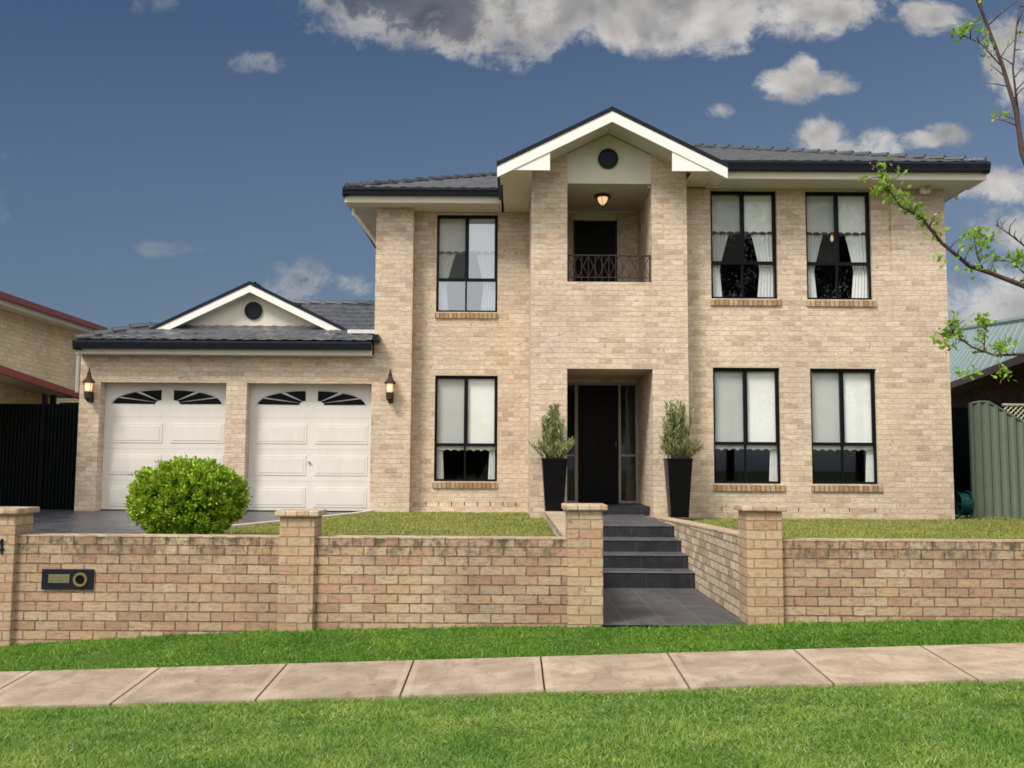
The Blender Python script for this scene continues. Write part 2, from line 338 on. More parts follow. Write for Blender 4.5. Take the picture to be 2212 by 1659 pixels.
# ------------------------------------------------------------------ mesh helpers
def wloc(o):
    v = Vector((0, 0, 0))
    while o is not None: v = v+o.location; o = o.parent
    return v
def tag(o, label=None, cat=None, group=None, kind=None):
    if label: o['label'] = label
    if cat: o['category'] = cat
    if group: o['group'] = group
    if kind: o['kind'] = kind
    return o
def empty(name, loc, label, cat, group=None):
    o = bpy.data.objects.new(name, None); COL.objects.link(o); o.location = loc; o.empty_display_size = .2
    return tag(o, label, cat, group)
class MB:
    def __init__(s): s.v = []; s.f = []
    def add(s, vs, fs):
        k = len(s.v); s.v += [tuple(q) for q in vs]; s.f += [tuple(i+k for i in f) for f in fs]; return s
    def box(s, x0, x1, y0, y1, z0, z1):
        v = [(x, y, z) for x in (x0, x1) for y in (y0, y1) for z in (z0, z1)]
        return s.add(v, [(0, 1, 3, 2), (4, 6, 7, 5), (0, 4, 5, 1), (2, 3, 7, 6), (0, 2, 6, 4), (1, 5, 7, 3)])
    def quad(s, *q): return s.add(q, [tuple(range(len(q)))])
    def prism(s, poly, axis, a0, a1):
        """poly: 2D outline, extruded along axis ('x': poly is (y,z); 'y': (x,z); 'z': (x,y))"""
        def p3(q, t): return {'x': (t, q[0], q[1]), 'y': (q[0], t, q[1]), 'z': (q[0], q[1], t)}[axis]
        n = len(poly); v = [p3(q, a0) for q in poly]+[p3(q, a1) for q in poly]
        return s.add(v, [tuple(range(n)), tuple(range(2*n-1, n-1, -1))]+[(i, (i+1) % n, n+(i+1) % n, n+i) for i in range(n)])
    def tube(s, pts, rad, n=7):
        pts = [Vector(q) for q in pts]; rad = rad if isinstance(rad, (list, tuple)) else [rad]*len(pts)
        rings = []
        for i, q in enumerate(pts):
            d = (pts[min(i+1, len(pts)-1)]-pts[max(i-1, 0)])
            if d.length < 1e-6: d = Vector((0, 0, 1))
            d.normalize(); a_ = d.cross(Vector((0, 0, 1)) if abs(d.z) < .9 else Vector((1, 0, 0))).normalized(); b_ = d.cross(a_)
            rings.append([q+(a_*math.cos(2*math.pi*k/n)+b_*math.sin(2*math.pi*k/n))*rad[i] for k in range(n)])
        v = [c for r_ in rings for c in r_]; f = []
        for i in range(len(pts)-1):
            for k in range(n): f.append((i*n+k, i*n+(k+1) % n, (i+1)*n+(k+1) % n, (i+1)*n+k))
        f.append(tuple(range(n-1, -1, -1))); f.append(tuple((len(pts)-1)*n+k for k in range(n)))
        return s.add(v, f)
    def lathe(s, prof, cx, cy, n=20):
        v = [(cx+r_*math.cos(2*math.pi*k/n), cy+r_*math.sin(2*math.pi*k/n), z) for r_, z in prof for k in range(n)]; f = []
        for i in range(len(prof)-1):
            for k in range(n): f.append((i*n+k, i*n+(k+1) % n, (i+1)*n+(k+1) % n, (i+1)*n+k))
        f.append(tuple(range(n-1, -1, -1))); f.append(tuple((len(prof)-1)*n+k for k in range(n)))
        return s.add(v, f)
    def disc(s, cx, cz, r0, r1, y0, y1, n=28, sx_=1.0):
        """ring (r0>0) or disc facing -y"""
        for k in range(n):
            a0, a1 = 2*math.pi*k/n, 2*math.pi*(k+1)/n
            def q(r_, a_, y): return (cx+r_*math.cos(a_)*sx_, y, cz+r_*math.sin(a_))
            v = [q(r0, a0, y0), q(r1, a0, y0), q(r1, a1, y0), q(r0, a1, y0), q(r0, a0, y1), q(r1, a0, y1), q(r1, a1, y1), q(r0, a1, y1)]
            s.add(v, [(0, 3, 2, 1), (4, 5, 6, 7), (1, 2, 6, 5), (0, 4, 7, 3)])
        return s
    def build(s, name, m_, parent=None, loc=None, smooth=False, bevel=0.0, clip=None):
        off = wloc(parent) if parent else Vector(loc or (0, 0, 0))
        me = bpy.data.meshes.new(name); me.from_pydata([Vector(q)-off for q in s.v], [], s.f); me.validate()
        if clip or True:
            bm = bmesh.new(); bm.from_mesh(me)
            for (pt, no) in (clip or []):      # keeps the side the normal points away from
                bmesh.ops.bisect_plane(bm, geom=bm.verts[:]+bm.edges[:]+bm.faces[:], plane_co=Vector(pt)-off, plane_no=Vector(no), clear_outer=True)
            bmesh.ops.recalc_face_normals(bm, faces=bm.faces[:]) if not clip else None
            bm.to_mesh(me); bm.free()
        me.materials.append(m_)
        if smooth: me.polygons.foreach_set('use_smooth', [True]*len(me.polygons))
        o = bpy.data.objects.new(name, me); COL.objects.link(o)
        if parent: o.parent = parent
        else: o.location = off
        if bevel:
            b_ = o.modifiers.new('bevel', 'BEVEL'); b_.width = bevel; b_.segments = 2; b_.limit_method = 'ANGLE'
        return o
def wall(mb, x0, x1, z0, z1, y0, y1, holes=()):
    """closed wall slab in the xz plane between y0 (front) and y1 with rectangular holes (x0,x1,z0,z1)"""
    xs = sorted({x0, x1, *[h[0] for h in holes], *[h[1] for h in holes]}); zs = sorted({z0, z1, *[h[2] for h in holes], *[h[3] for h in holes]})
    xs = [q for q in xs if x0 <= q <= x1]; zs = [q for q in zs if z0 <= q <= z1]
    def solid(i, j):
        if i < 0 or j < 0 or i >= len(xs)-1 or j >= len(zs)-1: return False
        cx, cz = (xs[i]+xs[i+1])/2, (zs[j]+zs[j+1])/2
        return not any(h[0] < cx < h[1] and h[2] < cz < h[3] for h in holes)
    for i in range(len(xs)-1):
        for j in range(len(zs)-1):
            if not solid(i, j): continue
            a0, a1, b0, b1 = xs[i], xs[i+1], zs[j], zs[j+1]
            mb.quad((a0, y0, b0), (a1, y0, b0), (a1, y0, b1), (a0, y0, b1)); mb.quad((a0, y1, b0), (a0, y1, b1), (a1, y1, b1), (a1, y1, b0))
            if not solid(i-1, j): mb.quad((a0, y0, b0), (a0, y0, b1), (a0, y1, b1), (a0, y1, b0))
            if not solid(i+1, j): mb.quad((a1, y0, b0), (a1, y1, b0), (a1, y1, b1), (a1, y0, b1))
            if not solid(i, j-1): mb.quad((a0, y0, b0), (a0, y1, b0), (a1, y1, b0), (a1, y0, b0))
            if not solid(i, j+1): mb.quad((a0, y0, b1), (a1, y0, b1), (a1, y1, b1), (a0, y1, b1))
    return mb
def copy_tree(o, loc, label):
    def cp(q, par):
        c = q.copy(); COL.objects.link(c)
        if par: c.parent = par
        for ch in list(q.children): cp(ch, c)
        return c
    c = cp(o, None); c.location = loc; c['label'] = label
    return c
def np_mesh(name, verts, faces_n, m_, parent=None, loc=None):
    """verts (N,3) array, every consecutive faces_n vertices form one face"""
    off = np.array(wloc(parent) if parent else (loc or (0, 0, 0)))
    verts = np.asarray(verts, dtype=np.float32)-off; nv = len(verts); nf = nv//faces_n
    me = bpy.data.meshes.new(name); me.vertices.add(nv); me.vertices.foreach_set('co', verts.ravel().astype(np.float32))
    me.loops.add(nv); me.loops.foreach_set('vertex_index', np.arange(nv, dtype=np.int32))
    me.polygons.add(nf); me.polygons.foreach_set('loop_start', np.arange(0, nv, faces_n, dtype=np.int32))
    me.update(calc_edges=True); me.validate()
    me.materials.append(m_); o = bpy.data.objects.new(name, me); COL.objects.link(o)
    if parent: o.parent = parent
    else: o.location = off
    return o
def leaves(centres, dirs, length, width, jitter=.3):
    """one bent four-cornered leaf per centre, pointing along dirs"""
    n = len(centres); d = dirs/np.maximum(np.linalg.norm(dirs, axis=1, keepdims=True), 1e-6)
    rnd = rng.normal(size=(n, 3)); side = np.cross(d, rnd); side /= np.maximum(np.linalg.norm(side, axis=1, keepdims=True), 1e-6)
    L = length*(1+jitter*rng.uniform(-1, 1, (n, 1))); Wd = width*(1+jitter*rng.uniform(-1, 1, (n, 1)))
    up = np.cross(side, d)
    a_ = centres; b_ = centres+d*L*.5+side*Wd*.5+up*L*.06; c_ = centres+d*L; e_ = centres+d*L*.5-side*Wd*.5+up*L*.06
    return np.stack([a_, b_, c_, e_], axis=1).reshape(-1, 3)

# ------------------------------------------------------------------ levels and depths
YF = 9.86                                     # front of the fence piers
YG, YL, YP, YR = 19.1, 19.4, 17.25, 17.62     # garage front, left wing, porch block, right wing
ZS = Z(458, YL, 1000)                         # upper soffit
def verge_z(x, y):
    far = E-1.776+.0337*x                      # far edge of footpath (y = 8.95)
    near = E-1.843+.033*x
    if y < 7.87: return near-.035*(7.87-y)
    if y < 8.95: return near+(far-near)*(y-7.87)/1.08
    fb_ = E-1.641+(.020*x if x > -2.4 else -.048+.058*(x+2.4))
    return far+(fb_-far)*min(1.15, (y-8.95)/.91)

# ------------------------------------------------------------------ setting
MB().quad((-900, -900, -.9), (900, -900, -.9), (900, 1200, -.9), (-900, 1200, -.9)).build('ground', M['far_ground'])['kind'] = 'structure'
def sheet(name, xs, ys, zf, m_, z_extra=0.0):
    mb = MB(); v = [(x, y, zf(x, y)+z_extra) for y in ys for x in xs]; n = len(xs)
    mb.add(v, [(j*n+i, j*n+i+1, (j+1)*n+i+1, (j+1)*n+i) for j in range(len(ys)-1) for i in range(n-1)])
    o = mb.build(name, m_, smooth=True); o['kind'] = 'structure'; return o
xs = [-60, -30, -15]+[i*.3 for i in range(-40, 41)]+[15, 30, 60]
ys = [-2.2, -1, 1, 3]+[4+.2*i for i in range(30)]+[9.98]
sheet('verge', xs, ys, lambda x, y: verge_z(max(-16, min(16, x)), y)+(.008*math.sin(x*5.1+y*3)+.008*math.sin(x*2.3-y*7) if (y < 7.7 or 9.05 < y < 9.7) else 0), M['soil'], -.012)
sheet('road', [-60, -16, 16, 60], [-14, -2.2], lambda x, y: verge_z(max(-16, min(16, x)), -2.2)-.15, M['asphalt'])
sheet('kerb', [-60, -16, 16, 60], [-2.45, -2.2], lambda x, y: verge_z(max(-16, min(16, x)), -2.2), M['footpath'], .004)
# footpath, slab by slab joints are real grooves
gx0 = X(1168, 8.95, 1420); SL = 1.17
fp = MB()
k = -14
joints = [gx0+SL*i for i in range(-14, 16)]
for i in range(len(joints)-1):
    a0, a1 = joints[i]+.007, joints[i+1]-.007
    n = 6; q = []
    for yy in (7.87, 8.41, 8.95):
        for kx in range(n+1):
            x_ = a0+(a1-a0)*kx/n; q.append((x_, yy, verge_z(x_, yy)+.022))
    fp.add(q, [(j*(n+1)+i2, j*(n+1)+i2+1, (j+1)*(n+1)+i2+1, (j+1)*(n+1)+i2) for j in range(2) for i2 in range(n)])
    for (e0, e1) in (((a0, 7.87), (a1, 7.87)), ((a0, 8.95), (a0, 7.87)), ((a1, 7.87), (a1, 8.95))):
        fp.quad((e0[0], e0[1], verge_z(*e0)+.022), (e0[0], e0[1], verge_z(*e0)-.04), (e1[0], e1[1], verge_z(*e1)-.04), (e1[0], e1[1], verge_z(*e1)+.022))
fo = fp.build('footpath', M['footpath']); fo['kind'] = 'structure'

# front garden
XW = X(1502, 12.8, 1260)          # right side of the entry path
XL0, XL1 = X(1225, 10.25, 1160), X(1302, YF, 1250)
def flat(name, poly, z, m_):
    o = MB().quad(*[(x, y, z) for x, y in poly]).build(name, m_); o['kind'] = 'structure'; return o
dr = [(-4.6, 12.6), (-4.35, 13.5), (-4.05, 14.4), (-3.7, 15.5), (-3.35, 16.8), (-3.0, 18.0), (-2.8, 19.1)]
flat('driveway', [(-14, 10.08), (-5.1, 10.08), (-4.9, 11.2)]+dr+[(-2.8, 19.6), (-14, 19.6)], ZG-.012, M['drive'])
flat('front_lawn', [(-5.1, 10.08), (XL0+.01, 10.08), (XL0+.01, 17.2), (X(1147, YP), 17.2), (X(1147, YP), 19.45), (-2.8, 19.45)]+dr[::-1]+[(-4.9, 11.2)], ZG-.008, M['lawn_soil'])
flat('side_lawn', [(XW+.22, 10.08), (16, 10.08), (16, 34), (9.3, 34), (9.3, 17.7), (XW+.22, 17.7)], ZG-.008, M['lawn_soil'])
flat('side_yard', [(-30, 19.6), (-8.6, 19.6), (-8.6, 40), (-30, 40)], ZG-.03, M['asphalt'])
edge = MB(); pts = [(-4.9, 11.2)]+dr
for (p0, p1) in zip(pts[:-1], pts[1:]):
    d = Vector((p1[0]-p0[0], p1[1]-p0[1])).normalized(); n_ = Vector((d.y, -d.x))*.07
    edge.prism([(p0[0]-n_.x, p0[1]-n_.y), (p0[0]+n_.x, p0[1]+n_.y), (p1[0]+n_.x, p1[1]+n_.y), (p1[0]-n_.x, p1[1]-n_.y)], 'z', ZG-.05, ZG+.035)
eo = edge.build('driveway_edging', M['concrete_edge']); eo['kind'] = 'structure'
strip = MB().box(-2.75, X(1147, YL)-.01, YL-.13, YL-.005, ZG-.03, ZG+.02).build('edging_strip', M['concrete_edge']); strip['kind'] = 'structure'

# entry path and steps
ZP = E-1.60
flat('entry_path', [(XL1-.03, YF-.02), (XW+.01, YF-.02), (XW+.01, 12.82), (XL1-.03, 12.82)], ZP, M['path'])
steps = empty('entry_steps', ((XL1+XW)/2, 12.8, ZP), 'dark slate tiled steps climbing between the brick walls to the front door', 'steps')
lev = [(12.80, 13.27, ZP-.05, E-1.386), (13.27, 13.80, E-1.42, E-1.206), (13.80, 14.38, E-1.24, E-1.04), (14.38, 17.72, E-1.07, E-.87)]
for (y0, y1, z0, z1) in lev:
    s_ = MB().box(XL1-.03, XW-.002, y0+.012, y1+.01, z0, z1-.016).build('riser', M['riser'], steps)
    MB().box(XL1-.03, XW-.001, y0, y1+.008, z1-.014, z1).build('tread', M['path'], s_, bevel=.004)

# ------------------------------------------------------------------ brick fence
def pier(parent, x0, x1, ztop, y0=YF, dpt=.37, zb=E-2.1):
    pb = MB().box(x0, x1, y0, y0+dpt, zb, ztop-.06).build('pier', M['pier_brick'], parent, bevel=.006)
    c = MB().box(x0-.045, x1+.045, y0-.045, y0+dpt+.045, ztop-.06, ztop)
    c.build('cap', M['coping'], pb, bevel=.014); return pb
ZT = E-.735
lf = empty('brick_fence', (-2.3, 9.95, E-1.66), 'long low brick fence with three capped piers in front of the driveway and left lawn', 'fence')
x_p1 = (X(40, YF)-.37, X(40, YF)); x_p2 = (X(601, YF, 1250), X(677, YF, 1250)); x_p3 = (X(1226, YF, 1250), X(1303, YF, 1250))
pier(lf, *x_p1, Z(1098, YF, 40)); pier(lf, *x_p2, Z(1103, YF, 640)); pier(lf, *x_p3, Z(1090, YF, 1262))
for a0, a1 in ((x_p1[1], x_p2[0]), (x_p2[1], x_p3[0])):
    wl = MB().box(a0, a1, YF+.06, YF+.29, E-2.1, ZT-.012).build('wall', M['fence_brick'], lf)
    MB().box(a0+.002, a1-.002, YF+.055, YF+.295, ZT-.012, ZT+.002).build('coping', M['coping'], wl)
MB().box(x_p1[0]-4, x_p1[0], YF+.06, YF+.29, E-2.6, ZT-.012).build('wall', M['fence_brick'], lf)
sw = MB().box(XL0, XL1-.035, YF+.37, 17.0, E-1.8, E-.79).build('side_wall', M['side_brick'], lf)
MB().box(XL0-.01, XL1-.025, YF+.372, 17.0, E-.79, E-.775).build('coping', M['coping'], sw)
rf = empty('brick_fence', (4.5, 9.95, E-1.58), 'low brick fence right of the entry path with one pier and a side wall', 'fence')
x_p4 = (X(1615, YF, 1250), X(1692, YF, 1250))
pier(rf, *x_p4, Z(1092, YF, 1645))
wl = MB().box(x_p4[1], 9.0, YF+.06, YF+.29, E-2.1, ZT-.012).build('wall', M['fence_brick'], rf)
MB().box(x_p4[1]+.002, 9.0, YF+.055, YF+.295, ZT-.012, ZT+.002).build('coping', M['coping'], wl)
sw = MB().prism([(YF+.02, E-1.9), (17.2, E-1.9), (17.2, E-.885), (14.6, E-.82), (YF+.37, E-.73), (YF+.02, E-.73)], 'x', XW, XW+.23).build('side_wall', M['side_brick'], rf)
MB().prism([(YF+.375, E-.729), (YF+.375, E-.712), (14.6, E-.80), (17.2, E-.865), (17.2, E-.883), (14.6, E-.818)], 'x', XW-.008, XW+.24).build('coping', M['coping'], sw)

# letter box and number
lx0, lx1 = X(92, YF+.06, 1250), X(203, YF+.06, 1250); lz0, lz1 = Z(1273, YF+.06, 147), Z(1229, YF+.06, 147)
lb = empty('letterbox', ((lx0+lx1)/2, YF+.06, lz0), 'black letterbox plate with a slot and a round newspaper ring set in the brick fence', 'letterbox')
MB().box(lx0, lx1, YF+.035, YF+.062, lz0, lz1).build('plate', M['black_metal'], lb, bevel=.004)
MB().box(lx0+(lx1-lx0)*.14, lx0+(lx1-lx0)*.55, YF+.028, YF+.036, lz0+(lz1-lz0)*.32, lz0+(lz1-lz0)*.74).build('flap', M['lid'], lb, bevel=.002)
MB().disc(lx0+(lx1-lx0)*.76, (lz0+lz1)/2, .048, .072, YF+.020, YF+.036).build('ring', M['brass'], lb)
MB().disc(lx0+(lx1-lx0)*.76, (lz0+lz1)/2, 0, .048, YF+.029, YF+.034).build('ring_opening', M['black_door'], lb)
nx = X(0, YF, 1190); nz = Z(1197, YF, 2)
num = MB()
num.prism([(nx+.012, nz), (nx+.030, nz), (nx+.030, nz+.155), (nx+.012, nz+.155)], 'y', YF-.014, YF-.002)
num.prism([(nx-.050, nz+.040), (nx+.0115, nz+.040), (nx+.0115, nz+.058), (nx-.050, nz+.058)], 'y', YF-.014, YF-.002)
num.prism([(nx+.0305, nz+.040), (nx+.046, nz+.040), (nx+.046, nz+.058), (nx+.0305, nz+.058)], 'y', YF-.014, YF-.002)
num.prism([(nx-.050, nz+.0585), (nx-.030, nz+.0585), (nx+.0115, nz+.130), (nx+.0115, nz+.155)], 'y', YF-.014, YF-.002)
tag(num.build('house_number', M['black_metal'], loc=(nx, YF, nz)), 'black metal numeral 4 fixed to the left brick pier', 'house number')

# ------------------------------------------------------------------ the house
house = empty('brick_house', (0, 18.5, ZG), 'two storey cream brick house with grey tiled roof, balcony porch and double garage', 'house')
def win_rect(p0, p1, t0, t1, y):
    cx = (p0+p1)/2
    return (X(p0, y, (t0+t1)/2), X(p1, y, (t0+t1)/2), Z(t1, y, cx), Z(t0, y, cx))
W1 = win_rect(943, 1075, 463, 674, YL); W2 = win_rect(938.5, 1074.5, 811, 1040, YL)
W3 = win_rect(1535.5, 1679, 411, 645, YR); W4 = win_rect(1741.5, 1883, 412.5, 647, YR)
W5 = win_rect(1541.5, 1686.5, 794, 1045, YR); W6 = win_rect(1752.5, 1895.5, 796, 1046, YR)
xgL = X(168, YG, 930); xpl, xpr = X(807, YG, 800), X(888.5, YG, 800)
xb0, xb1 = X(1147, YP, 750), X(1486.5, YP, 750)
xR = X(2050, YR, 800)
ZGS = Z(769, YG, 480)
G1 = (X(211, YG, 960), X(485, YG, 960), ZG-.05, Z(826, YG, 350)); G2 = (X(529.5, YG, 960), X(800.5, YG, 960), ZG-.05, Z(828, YG, 665))
G2 = (G2[0], G2[1], G2[2], G1[3])
mb = MB(); wall(mb, xgL, xpl, ZG-.3, ZGS, YG, YG+.32, [G1, G2]); mb.build('garage_wall', M['brick'], house)
MB().box(xgL, xgL+.25, YG+.321, 26, ZG-.3, ZGS).build('garage_side_wall', M['brick'], house)
MB().box(xpl+.0005, xpr, YG, 27, ZG-.3, ZS).build('corner_pier', M['brick'], house)
mb = MB(); wall(mb, xpr+.0005, xb0-.0005, ZG-.3, ZS, YL, YL+.3, [W1, W2]); mb.build('left_wall', M['brick'], house)
mb = MB(); wall(mb, xb1+.0005, xR-1.02, ZG-.3, ZS, YR, YR+.3, [W3, W4, W5, W6]); mb.build('right_wall', M['brick'], house)
MB().box(xR-1.0195, xR, YR-.035, 27, ZG-.3, ZS).build('right_corner_wall', M['brick'], house)
# porch block with door opening and balcony opening, top cut to the rake
PO = (X(1225, YP, 950), X(1411, YP, 950), ZG-.3, Z(797, YP, 1318)); BO = (X(1226, YP, 500), X(1408.5, YP, 500), Z(609, YP, 1318), E+7)
BO = (PO[0], PO[1], BO[2], BO[3]); PO = (PO[0], PO[1], PO[2]-.1, PO[3])
YB = 19.2
YGF = 16.6                                    # front of the big gable
xgc = X(1322, YGF, 240); zpk = Z(232, YGF, 1322); GS = .50; GH = 2.05
rk = Z(258, YGF, 1322)-.02                     # underside of the raked soffit at the ridge
clipL = ((xgc, 0, rk), (-GS, 0, 1)); clipR = ((xgc, 0, rk), (GS, 0, 1))
mb = MB(); wall(mb, xb0, xb1, ZG-.3, E+6.6, YP, YB, [PO, (BO[0], BO[1], BO[2], E+6.6)]); mb.build('porch_block', M['brick'], house, clip=[clipL, clipR])
zbcut = Z(396, YP, 1318)+.05
DR = (X(1250, YB, 1000), X(1336, YB, 1000)); ZPF = E-.724
FD = (X(1224, YB, 1000)-.1, X(1379.5, YB, 1000), ZPF, Z(826, YB, 1300))
BD = (X(1242, YB, 540), X(1330, YB, 540), BO[2], zbcut)
mb = MB(); wall(mb, xb0+.002, xb1-.002, ZG-.3, E+6, YB+.001, YB+.25, [FD, (BD[0], BD[1], BD[2], BD[3])]); mb.build('porch_rear_wall', M['brick'], house, clip=[((xgc, 0, rk-.01), (-GS, 0, 1)), ((xgc, 0, rk-.01), (GS, 0, 1))])
MB().box(PO[0]+.002, PO[1]-.002, YP+.45, YB+.2, ZG-.2, ZPF).build('porch_floor', M['riser'], house)
MB().box(BO[0]+.002, BO[1]-.002, YP+.03, YB, BO[2]-.03, BO[2]+.012).build('balcony_floor', M['riser'], house)
zbc = Z(396, YP, 1318)
MB().box(BO[0]+.002, BO[1]-.002, YP+.06, YB-.002, zbc, zbc+.04).build('balcony_ceiling', M['soffit'], house)
cv = MB()                                     # cove strip at the ceiling edge
cv.box(BO[0]+.003, BO[1]-.003, YB-.05, YB-.0065, zbc-.05, zbc-.001).box(BO[1]-.05, BO[1]-.003, YP+.1, YB-.051, zbc-.05, zbc-.001)
cv.build('cove', M['cream'], house)
gp = MB().box(BO[0]+.001, BO[1]-.001, YP+.02, YP+.06, zbc+.0005, E+6.6).build('gable_panel', M['cream'], house, clip=[((xgc, 0, rk-.01), (-GS, 0, 1)), ((xgc, 0, rk-.01), (GS, 0, 1))])
vx, vz = W(1313.5, 343, YP)
MB().disc(vx, vz, 0, .165, YP-.01, YP+.019, sx_=1).build('round_vent', M['black_metal'], gp)
MB().disc(vx, vz, .150, .188, YP-.03, YP+.018).build('vent_ring', M['frame'], gp)
# dark rooms behind the glass
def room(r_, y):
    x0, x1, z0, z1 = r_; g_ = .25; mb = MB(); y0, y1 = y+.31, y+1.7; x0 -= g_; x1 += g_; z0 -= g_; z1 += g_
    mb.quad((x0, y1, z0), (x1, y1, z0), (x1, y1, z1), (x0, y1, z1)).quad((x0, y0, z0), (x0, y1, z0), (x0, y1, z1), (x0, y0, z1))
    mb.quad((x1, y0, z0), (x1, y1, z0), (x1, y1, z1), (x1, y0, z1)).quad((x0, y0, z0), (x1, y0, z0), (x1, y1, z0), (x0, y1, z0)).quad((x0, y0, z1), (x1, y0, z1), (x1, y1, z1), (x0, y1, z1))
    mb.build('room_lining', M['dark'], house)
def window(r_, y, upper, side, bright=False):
    x0, x1, z0, z1 = r_; room(r_, y); w_, h_ = x1-x0, z1-z0; b_ = .045; ya, yb = y+.07, y+.13
    xm = x0+w_*.485; zt = z1-h_*(.665 if upper else .655)
    mb = MB(); g_ = .003
    mb.box(x0+g_, x0+b_, ya, yb, z0+g_, z1-g_).box(x1-b_, x1-g_, ya, yb, z0+g_, z1-g_)
    mb.box(x0+b_, x1-b_, ya, yb, z1-b_-.02, z1-g_).box(x0+b_, x1-b_, ya, yb, z0+g_, z0+b_)
    mb.box(x0+b_, x1-b_, ya-.004, yb+.004, zt-.03, zt+.03)
    mb.box(xm-.028, xm+.028, ya+.003, yb-.003, zt+.03, z1-b_-.02).box(xm-.018, xm+.018, ya+.003, yb-.003, z0+b_, zt-.03)
    # sash rails of the sliding half
    mb.box(xm+.028, xm+.05, ya+.012, yb-.01, zt+.03, z1-b_-.02).box(x1-b_-.022, x1-b_, ya+.012, yb-.01, zt+.03, z1-b_-.02)
    fr = mb.build('window', M['frame'], house)
    g = MB(); g2 = MB()
    for (q0, q1, s0, s1) in ((x0+b_, xm-.02, zt+.02, z1-b_), (xm+.02, x1-b_, zt+.02, z1-b_), (x0+b_, xm-.01, z0+b_, zt-.02), (xm+.01, x1-b_, z0+b_, zt-.02)):
        (g2 if bright and not (q0 < xm-.1 and s1 > zt+.1) else g).quad((q0, y+.10, s0), (q1, y+.10, s0), (q1, y+.10, s1), (q0, y+.10, s1))
    g.build('pane', M['glass'], fr)
    if bright: g2.build('pane', M['bright_glass'], fr)['label'] = 'pane mirroring the bright sky'
    MB().quad((x0+b_, y+.082, zt+.03), (xm-.028, y+.082, zt+.03), (xm-.028, y+.082, z1-b_-.02), (x0+b_, y+.082, z1-b_-.02)).build('fly_screen', M['flyscreen'], fr)
    # blind with scalloped hem
    zb = z1-h_*(.38 if upper else .715); n = 48; sc = MB(); ns = 8
    top, bot = [], []
    for i in range(n+1):
        u_ = i/n; x_ = x0+.02+(w_-.04)*u_
        bot.append((x_, y+.14, zb+.032*abs(math.sin(math.pi*ns*u_))**.8)); top.append((x_, y+.14, z1-.003))
    sc.add(bot+top, [(i, i+1, n+2+i, n+1+i) for i in range(n)])
    sc.build('blind', M['blind'], fr)
    # curtains: gathered sheets drawn to the sides
    def curtain(s_, wt, wm, wb, zt_, zb_):
        nx_, nz_ = 36, 22; v = []
        for j in range(nz_+1):
            vv = j/nz_; z_ = zt_-.004+(zb_-zt_+.006)*vv
            ww = wt if vv < .34 else wt+(wm-wt)*((vv-.34)/.38)**.8 if vv < .72 else wm+(wb-wm)*((vv-.72)/.28)
            for i in range(nx_+1):
                u_ = i/nx_; x_ = (x0+.01+ww*u_) if s_ < 0 else (x1-.01-ww*u_)
                v.append((x_, y+.180+.018*math.sin(u_*math.pi*11+.4*math.sin(vv*4)), z_))
        mb2 = MB().add(v, [(j*(nx_+1)+i, j*(nx_+1)+i+1, (j+1)*(nx_+1)+i+1, (j+1)*(nx_+1)+i) for j in range(nz_) for i in range(nx_)])
        mb2.build('curtain', M['curtain'], fr, smooth=True)
    if upper:
        curtain(-1, w_*.33, w_*.15, w_*.19, z1, z0); curtain(1, w_*.38, w_*.23, w_*.27, z1, z0)
        va = MB(); ct = []
        vtop, vbot = [], []
        for i in range(n+1):
            u_ = i/n; x_ = x0+.02+(w_-.04)*u_
            vbot.append((x_, y+.152, zb-.022-.010*math.sin(u_*40))); vtop.append((x_, y+.152, zb+.06))
        va.add(vbot+vtop, [(i, i+1, n+2+i, n+1+i) for i in range(n)]); va.build('valance', M['valance'], fr)
    else:
        for s_ in side: curtain(s_, w_*.15, w_*.12, w_*.14, z1, z0)
    # brick sill
    sx0, sx1 = x0-.02, x1+(.05 if y == YR else .0)
    MB().prism([(y-.035, z0-.135), (y-.001, z0-.135), (y-.001, z0-.02), (y+.066, z0-.001), (y+.066, z0+.002), (y-.035, z0-.028)], 'x', sx0, sx1).build('sill', M['sill_brick'], fr)
    return fr
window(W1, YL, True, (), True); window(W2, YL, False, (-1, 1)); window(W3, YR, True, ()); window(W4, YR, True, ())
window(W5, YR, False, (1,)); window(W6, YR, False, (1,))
# small lit pendant inside the right upper window
lt = empty('pendant_lamp', (X(1797, YR+.9, 515), YR+.9, Z(522, YR+.9, 1797)), 'small lit orange pendant lamp behind the upper right window', 'lamp')
q = lt.location
MB().lathe([(.01, q.z), (.03, q.z+.03), (.032, q.z+.08), (.012, q.z+.13)], q.x, q.y, 12).build('bulb', M['lamp_glass'], lt, smooth=True)
MB().tube([(q.x, q.y, q.z+.13), (q.x, q.y, q.z+.9)], .005, 6).build('cord', M['black_metal'], lt)
# weep holes near the footing
for i in range(9):
    x_ = X(920+27.7*i, YL, 1090)
    MB().box(x_-.008, x_+.008, YL-.003, YL+.01, Z(1093, YL, 1030), Z(1084, YL, 1030)).build('weep_hole', M['black_door'], house)
for i in range(8):
    x_ = X(1560+55*i, YR, 1100)
    MB().box(x_-.007, x_+.007, YR-.003, YR+.01, Z(1105, YR, 1750), Z(1097, YR, 1750)).build('weep_hole', M['black_door'], house)
# metal lintels
for r_, y in ((W2, YL), (W5, YR), (W6, YR)):
    MB().box(r_[0]-.08, r_[1]+.08, y-.004, y+.02, r_[3]-.001, r_[3]+.012).build('lintel', M['concrete_edge'], house)

